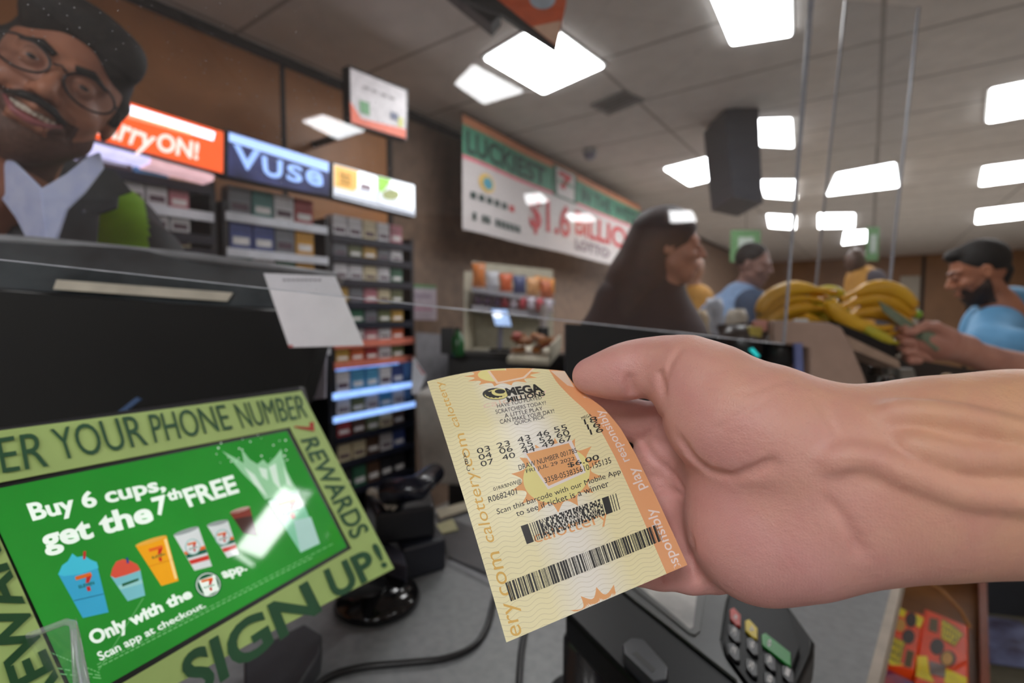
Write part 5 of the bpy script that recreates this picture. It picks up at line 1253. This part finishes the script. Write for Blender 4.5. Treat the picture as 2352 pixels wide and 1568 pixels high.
def head_sdf(h=.003, smile=False, nosek=1.0):
    s = SDF(h)
    s.ell((0, .035, -.015), (.076, .098, .096), .02); s.ell((0, -.03, .022), (.064, .088, .066), .03)
    s.cone((0, -.092, .05), (0, -.098, .045), .026, .026, .03)
    s.cone((-.05, -.06, .0), (-.012, -.1, .045), .022, .022, .025); s.cone((.05, -.06, .0), (.012, -.1, .045), .022, .022, .025)
    for q in (-1, 1):
        s.ell((q*.040, -.028, .058), (.026, .022, .024), .015)
        s.cone((q*.048, .028, .068), (q*.012, .026, .086), .008, .009, .012)
        s.ell((q*.078, 0, -.012), (.010, .032, .02), .006); s.ell((q*.086, .0, -.004), (.006, .018, .008), .006, '-')
        s.ell((q*.031, .008, .094), (.017, .011, .014), .010, '-')
        s.ell((q*.031, .008, .080), (.0145, .0125, .0125), .004)
        s.ell((q*.013, -.030, .094), (.0085, .0075, .010), .006)
        s.ell((q*.007, -.037, .103), (.003, .003, .004), .003, '-')
    s.cone((0, .018, .084), (0, -.026, .108*nosek), .0075, .0125, .008)
    if smile:
        s.chain([((-.034, -.052, .074), .006), ((-.018, -.062, .088), .007), ((0, -.065, .092), .007), ((.018, -.062, .088), .007), ((.034, -.052, .074), .006)], .004, '-')
        s.chain([((-.032, -.062, .074), .006), ((-.016, -.074, .086), .0075), ((.016, -.074, .086), .0075), ((.032, -.062, .074), .006)], .004)
        s.chain([((-.03, -.046, .078), .004), ((0, -.053, .096), .006), ((.03, -.046, .078), .004)], .005)
        for q in (-1, 1): s.chain([((q*.018, -.03, .098), .003), ((q*.038, -.045, .080), .004), ((q*.044, -.066, .06), .003)], .004, '-')
    else:
        s.chain([((-.024, -.062, .080), .004), ((0, -.058, .092), .006), ((.024, -.062, .080), .004)], .004)
        s.chain([((-.020, -.070, .080), .005), ((0, -.072, .090), .007), ((.020, -.070, .080), .005)], .004)
        s.chain([((-.022, -.065, .086), .0018), ((0, -.065, .098), .0018), ((.022, -.065, .086), .0018)], .002, '-')
    return s
def skinmat(name, c, c2): return mat(name, c, .5, rgb2=c2, scale=14, sss=.06, bump=.1)
m_hair = mat('hair_black', (22, 19, 18), .7, rgb2=(42, 38, 36), scale=120, bump=.6)
def person(px, label, B, c, skin, hairm, body, smile=False, h=.003, neck=((0, -.08, -.02), (0, -.17, -.035)), hair=None, stubble=None, eyes=True, k_neck=.053):
    t = thing('person', c, label, 'person')
    s = head_sdf(h, smile); s.cone(neck[0], neck[1], k_neck, k_neck+.006, .02)
    for b in body: s.chain(b, .02)
    o = sdfobj('body', s, skin, t, xf(c, B), 2)
    if stubble: 
        ms = stubble; o.data.materials.append(ms)
        Bm = Matrix([tuple(b) for b in B])
        for p in o.data.polygons:
            q = Bm@(p.center-c)
            if q.z > -.012 and q.y > -.135 and (q.y < -.083+.055*min(1, max(0, (.078-q.z)/.08)) or (q.y < -.036-.25*abs(q.x) and q.z > .07 and abs(q.x) < .045 and q.y > -.06-.3*abs(q.x) and False) or (abs(q.x) > .024 and abs(q.x) < .05 and q.y < -.046 and q.z > .05)): p.material_index = 1
    if hair:
        hs = SDF(h)
        for a in hair:
            if a[0] == 'e': hs.ell(a[1], a[2], .015, a[3] if len(a) > 3 else '+')
            else: hs.chain(a[1], .02, a[2] if len(a) > 2 else '+')
        sdfobj('hair', hs, hairm, t, xf(c, B), 1)
    if eyes:
        for q in (-1, 1):
            es = SDF(.0015).ell((q*.031, .0075, .0805), (.0122, .0068, .0125), .001)
            e = sdfobj('eye', es, mat('eye_white', (190, 180, 172), .2), t, xf(c, B), 1)
            MB().lathe(toworld(c, B, (q*.031, .0075, .0925)), [(.0056, 0), (.0046, .0012)], mat('iris_dark', (30, 20, 15), .15), 14, (B[0], B[1]*.62, B[2])).build('iris', e, True)
    return t, o
# ---------------- cashier, upper left
Bc = basis(26, -3, 6, 130); cc_ = P(138, 158, .72)-Bc[2]*.1-Bc[1]*.012
sk = skinmat('skin_brown', (190, 128, 100), (160, 102, 78))
t, o = person(0, 'smiling cashier with glasses and moustache, in a black jacket with a green shoulder', Bc, cc_, sk, m_hair,
    [[((0, -.13, -.04), .048), ((0, -.20, -.07), .054), ((.01, -.30, -.14), .07)]], True, .0022, hair=[('e', (0, .052, -.026), (.080, .094, .100)), ('e', (0, -.05, .085), (.066, .128, .075), '-'), ('c', [((-.075, .03, -.01), .014), ((-.078, .0, .004), .008)]), ('c', [((.075, .03, -.01), .014), ((.078, .0, .004), .008)]), ('e', (0, .098, .052), (.070, .036, .036)), ('e', (.045, .085, .04), (.035, .04, .04)), ('e', (-.045, .09, .04), (.035, .04, .04))],
    stubble=mat('stubble_brown', (98, 66, 54), .6, var=.3, scale=200))
# brows, moustache, teeth, lips
def wl(p): return toworld(cc_, Bc, p)
for q in (-1, 1): MB().tube([wl((q*.052, .026, .074)), wl((q*.03, .034, .087)), wl((q*.012, .026, .095))], [.003, .0058, .005], m_hair, 8).build('eyebrow', t, True)
MB().tube([wl((-.034, -.053, .082)), wl((-.018, -.046, .096)), wl((0, -.044, .103)), wl((.018, -.046, .096)), wl((.034, -.053, .082))], [.003, .006, .006, .006, .003], m_hair, 8).build('moustache', t, True)
k = MB()
for i in range(8):
    x = -.0235+i*.0067; k.box(wl((x, -.0605, .088-abs(x)*.33)), .0062, .008, .005, mat('teeth', (232, 222, 205), .25), (Bc[0], Bc[1], Bc[2]))
k.build('teeth', t, bevel=.001)
MB().tube([wl((-.033, -.057, .078)), wl((-.017, -.071, .091)), wl((0, -.0735, .095)), wl((.017, -.071, .091)), wl((.033, -.057, .078))], [.002, .005, .0058, .005, .002], mat('lip_rose', (165, 95, 98), .4), 8).build('lower_lip', t, True)
# glasses
g = thing('glasses', wl((0, .01, .1)), 'black rimmed glasses worn by the smiling cashier', 'glasses')
m_gf = mat('glasses_frame', (22, 20, 22), .3)
for q in (-1, 1):
    R = [wl((q*.040+.031*math.cos(a*math.pi/12), .004+.022*math.sin(a*math.pi/12), .106-abs(q*.040+.031*math.cos(a*math.pi/12))*.26)) for a in range(25)]
    MB().tube(R, .0018, m_gf, 8, False).build('rim', g, True)
    MB().poly(R[:-1], clear_mat('lens_clear', .02, False)).build('lens', g)
    MB().tube([wl((q*.071, .010, .088)), wl((q*.083, .008, .05)), wl((q*.086, .006, -.01))], .0016, m_gf, 8).build('temple', g, True)
MB().tube([wl((-.008, .012, .102)), wl((0, .016, .106)), wl((.008, .012, .102))], .0018, m_gf, 8).build('bridge', g, True)
# clothing
m_jk = mat('jacket_black', (50, 53, 56), .7, var=.25, scale=25); m_sh = mat('shirt_blue', (212, 220, 250), .7, rgb2=(190, 200, 240), scale=40); m_gn = mat('jacket_green', (128, 178, 22), .7, var=.06)
J = SDF(.006)
J.chain([(tuple(P(-60, 480, 1.02)), .15), (tuple(P(60, 500, 1.05)), .15), (tuple(P(240, 560, 1.08)), .11), (tuple(P(290, 640, 1.08)), .09)], .03)
J.chain([(tuple(P(230, 505, 1.06)), .085), (tuple(P(320, 600, 1.02)), .075), (tuple(P(330, 760, .98)), .07)], .03)
J.chain([(tuple(P(60, 620, 1.08)), .18), (tuple(P(60, 1000, 1.35)), .2)], .03)
J.cone(tuple(P(100, 400, .93)), tuple(P(100, 300, .93)), .06, .07, .02, '-')
jo = sdfobj('jacket', J, m_jk, t, None, 2)
pxregion(jo, [(262, 400), (300, 415), (330, 455), (342, 520), (345, 700), (232, 700), (218, 520), (222, 490), (268, 470), (272, 440)], 0, m_gn)
def flap(pts, d, m, name, th=.006):
    MB().prism([P(x, y, d+dz) for x, y, dz in pts], fw*th, m).build(name, t, bevel=.002)
flap([(-40, 330, .0), (20, 360, -.02), (92, 430, -.03), (108, 545, -.03), (85, 600, -.02), (40, 500, 0), (-40, 400, .0)], .76, m_sh, 'shirt_collar')
flap([(92, 432, -.03), (150, 400, -.01), (200, 358, .03), (226, 348, .05), (234, 384, .05), (190, 440, .0), (150, 480, -.02), (128, 545, -.03), (108, 560, -.03)], .76, m_sh, 'shirt_collar')
flap([(-60, 385, .0), (38, 500, -.0), (90, 620, -.02), (-60, 640, .0)], .81, m_jk, 'jacket_lapel')
flap([(236, 384, .06), (262, 392, .07), (300, 440, .08), (268, 450, .06), (266, 478, .05), (224, 492, .03), (218, 560, 0.02), (120, 620, -.02), (132, 540, -.03), (155, 480, -.02), (195, 438, .0)], .81, m_jk, 'jacket_lapel')
MB().lathe(P(192, 486, .80), [(.004, 0), (.003, .002)], mat('snap_button', (110, 110, 115), .3, metal=1), 14, (rt, up, -fw)).build('snap_button', t, True)
# badge / white earpiece beside the cheek
o = MB().prism([P(*p, .9) for p in ((243, 212), (262, 208), (272, 222), (262, 244), (238, 240))], fw*.01, mat('bright_tag', (225, 232, 250), .4)).build('white_tag', None, bevel=.003); tag(o, 'small white tag showing beside the cashier cheek at the corner of the orange sign', 'tag')
# ---------------- long-haired person, dark top (centre)
Bw = basis(0, -88, 2, 1545); cw = P(1545, 570, 1.85)
skw = skinmat('skin_fair', (196, 140, 118), (180, 122, 102))
m_hw = mat('hair_dark_brown', (42, 32, 34), .65, rgb2=(58, 36, 40), scale=30)
t, o = person(0, 'long-haired person in a dark maroon top seen in profile through the shield', Bw, cw, skw, m_hw, [[((0, -.16, -.035), .06), ((0, -.25, -.05), .09)]], False, .004,
    hair=[('e', (0, .05, -.03), (.098, .108, .115)), ('e', (0, -.05, .11), (.075, .12, .08), '-'), ('c', [((0, .05, -.07), .09), ((0, -.12, -.12), .115), ((0, -.36, -.20), .14), ((0, -.60, -.26), .12)]), ('c', [((.07, .0, -.02), .04), ((.09, -.18, -.02), .06), ((.1, -.4, -.06), .07)])], eyes=True)
W = SDF(.01)
W.chain([(tuple(P(1480, 690, 1.95)), .16), (tuple(P(1500, 800, 1.95)), .2), (tuple(P(1480, 1000, 1.95)), .23), (tuple(P(1480, 1500, 2.0)), .24)], .05)
W.chain([(tuple(P(1420, 690, 1.9)), .09), (tuple(P(1370, 830, 1.85)), .08), (tuple(P(1400, 950, 1.7)), .06)], .04)
sdfobj('dark_top', W, mat('maroon_top', (52, 32, 38), .75, rgb2=(36, 26, 34), scale=7), t, None, 2)
# ---------------- man in blue at the right
Bm_ = basis(0, 74, 18, 2245); cm = P(2245, 628, 2.15)
skm = skinmat('skin_tan', (178, 118, 88), (150, 96, 72))
arm = [[((0, -.15, -.035), .06), ((0, -.2, -.04), .07)]]
t, o = person(0, 'dark-haired bearded man in a light blue T-shirt looking down, holding banknotes', Bm_, cm, skm, m_hair, arm, False, .0035,
    hair=[('e', (0, .05, -.026), (.083, .092, .099)), ('e', (0, -.03, .088), (.085, .105, .075), '-'), ('e', (0, -.09, -.0), (.1, .07, .05), '-'), ('e', (0, .10, .045), (.05, .03, .045)), ('c', [((0, -.02, -.085), .03), ((0, -.06, -.07), .02)])],
    stubble=mat('beard_dark', (58, 44, 38), .7, var=.3, scale=200))
for q in (-1, 1): MB().tube([toworld(cm, Bm_, p) for p in ((q*.05, .027, .074), (q*.03, .034, .086), (q*.012, .026, .094))], .004, m_hair, 8).build('eyebrow', t, True)
T_ = SDF(.008)
T_.chain([(tuple(P(2305, 765, 2.2)), .15), (tuple(P(2400, 830, 2.25)), .19), (tuple(P(2430, 1100, 2.3)), .2)], .05)
T_.chain([(tuple(P(2285, 735, 2.2)), .085), (tuple(P(2320, 715, 2.2)), .11)], .04)
T_.chain([(tuple(P(2290, 750, 2.1)), .09), (tuple(P(2275, 800, 1.98)), .085), (tuple(P(2330, 805, 1.9)), .085)], .03)
sdfobj('t_shirt', T_, mat('tshirt_blue', (100, 160, 205), .75, var=.06), t, None, 2)
# trousers seen below the arm
L = SDF(.012); L.chain([(tuple(P(2430, 1100, 2.25)), .17), (tuple(P(2400, 1500, 2.3)), .12), (tuple(P(2385, 1750, 2.35)), .09)], .03)
L.chain([(tuple(P(2330, 1330, 2.2)), .13), (tuple(P(2300, 1420, 2.2)), .11)], .03)
sdfobj('trousers', L, mat('trousers_dark', (24, 26, 32), .8), t, None, 1)
# forearm and hand with notes
A_ = SDF(.0025)
def Hm(x, y, d, r): return (tuple(P(x, y, d)), r*d/F)
A_.chain([Hm(2460, 868, 1.55, 42), Hm(2352, 848, 1.5, 37), Hm(2270, 825, 1.45, 30), Hm(2215, 805, 1.42, 30)], .01)
A_.chain([Hm(2215, 800, 1.42, 32), Hm(2160, 790, 1.4, 36), Hm(2120, 780, 1.4, 30)], .008)
A_.chain([Hm(2180, 775, 1.38, 22), Hm(2150, 752, 1.37, 13), Hm(2128, 748, 1.365, 11), Hm(2105, 756, 1.36, 10)], .006)     # thumb
for y0_, y1_, x1_ in ((758, 752, 2072), (776, 775, 2068), (795, 798, 2072), (812, 818, 2082)):
    A_.chain([Hm(2135, y0_+6, 1.41, 13), Hm(2100, y0_, 1.40, 11.5), Hm(x1_, y1_, 1.385, 10.5), Hm(x1_+10, y1_+9, 1.36, 9.5), Hm(x1_+28, y1_+10, 1.355, 8.5)], .002)
sdfobj('forearm', A_, skinmat('skin_arm', (196, 142, 124), (176, 122, 106)), t, None, 1)
bn_ = thing('banknotes', P(2130, 765, 1.37), 'folded greenish banknotes in the blue-shirted man hand', 'banknotes')
for i, (c, dz) in enumerate((([(2018, 690), (2045, 705), (2110, 750), (2168, 782), (2150, 800), (2095, 770), (2030, 716)], 1.372), ([(2110, 745), (2165, 752), (2185, 790), (2150, 806), (2120, 780)], 1.365))):
    MB().prism([P(*p, dz) for p in c], fw*.003, mat('note_green', (125, 135, 112), .6, rgb2=(98, 112, 92), scale=60)).build('note', bn_)
# ---------------- man in pale blue, farther back
Bf = basis(0, -70, 10, 1730); cf = P(1732, 610, 3.1)
t, o = person(0, 'dark-haired person in a pale blue top stooping behind the clear panels', Bf, cf, skinmat('skin_tan2', (150, 112, 100), (130, 96, 86)), m_hair, arm, False, .006,
    hair=[('e', (0, .05, -.026), (.083, .092, .099)), ('e', (0, -.03, .088), (.085, .105, .075), '-'), ('e', (0, -.09, -.0), (.1, .07, .05), '-')], eyes=False)
Q_ = SDF(.012); Q_.chain([(tuple(P(1700, 690, 3.15)), .12), (tuple(P(1665, 740, 3.2)), .16), (tuple(P(1640, 900, 3.2)), .2)], .05)
sdfobj('pale_blue_top', Q_, mat('top_paleblue', (130, 158, 195), .75), t, None, 1)
Q_ = SDF(.012); Q_.chain([(tuple(P(1728, 700, 3.0)), .10), (tuple(P(1735, 800, 3.0)), .10)], .05)
sdfobj('vest', Q_, mat('vest_navy', (52, 72, 98), .75), t, None, 1)
# ochre-clad person beyond the profile face
t = thing('person', P(1600, 680, 3.9), 'person in an ochre yellow top, mostly hidden beyond the long-haired one', 'person')
Q_ = SDF(.012); Q_.chain([(tuple(P(1600, 690, 3.9)), .13), (tuple(P(1590, 800, 3.9)), .19), (tuple(P(1585, 950, 3.9)), .2), (tuple(P(1585, 1135, 3.9)), .12)], .05)
sdfobj('ochre_top', Q_, mat('ochre', (172, 122, 45), .75), t, None, 1)
Q_ = SDF(.008).ell(tuple(P(1590, 615, 3.9)), (.085, .09, .115), .02); Q_.cone(tuple(P(1593, 645, 3.9)), tuple(P(1596, 670, 3.9)), .05, .055, .02)
sdfobj('body', Q_, skinmat('skin_tan3', (165, 120, 95), (140, 100, 80)), t, None, 1)
# second ochre figure beyond the right bananas
t = thing('person', P(1985, 640, 4.2), 'distant person in dark and ochre clothes above the right banana bunch', 'person')
Q_ = SDF(.012); Q_.chain([(tuple(P(1982, 645, 4.2)), .13), (tuple(P(1985, 800, 4.2)), .2), (tuple(P(1985, 1070, 4.2)), .12)], .05); sdfobj('ochre_top', Q_, mat('ochre', (172, 122, 45), .75), t, None, 1)
Q_ = SDF(.008).ell(tuple(P(1965, 600, 4.2)), (.08, .09, .11), .02); Q_.cone(tuple(P(1968, 620, 4.2)), tuple(P(1978, 650, 4.2)), .05, .06, .02); sdfobj('body', Q_, skinmat('skin_deep', (90, 66, 54), (76, 54, 44)), t, None, 1)
Q_ = SDF(.012); Q_.chain([(tuple(P(2008, 640, 4.1)), .08), (tuple(P(2025, 760, 4.1)), .13)], .05); sdfobj('dark_vest', Q_, mat('vest_dark', (56, 52, 60), .75), t, None, 1)
# translucent bags of goods
for i, (x, y, w, h, d, c, l) in enumerate(((1600, 792, 60, 80, 2.3, (170, 150, 120), 'beige carrier bag behind the knuckle'), (1638, 780, 50, 95, 2.4, (160, 165, 175), 'pale grey carrier bag beside the beige one'), (1690, 785, 56, 75, 2.5, (165, 155, 140), 'cream carrier bag left of the navy vest'))):
    c0 = P(x, y, d); s = d/F; rings = []
    for j in range(9):
        v_ = j/8; r_ = w*s/2*(1.0-.35*v_**3+.06*math.sin(j*2.3)); rings.append([c0+rt*r_*math.cos(a*math.pi/8)*(1+.08*math.sin(a*3+j))+fw*r_*.6*math.sin(a*math.pi/8)+V((0, 0, h*s*v_)) for a in range(16)])
    o = MB().tube_rings(rings, mat('bag_film_%d' % i, c, .35, var=.35, scale=22)).build('carrier_bag', None, True); tag(o, l, 'bag')

# ================================================================== WORLD AND OUTPUT LOOK
w = bpy.data.worlds.new('world'); SC.world = w; w.use_nodes = True
w.node_tree.nodes['Background'].inputs[0].default_value = (.8, .82, .85, 1); w.node_tree.nodes['Background'].inputs[1].default_value = .3
SC.view_settings.view_transform = 'Standard'; SC.view_settings.look = 'None'; SC.view_settings.gamma = 1; SC.view_settings.use_curve_mapping = False
SC.view_settings.exposure = .5
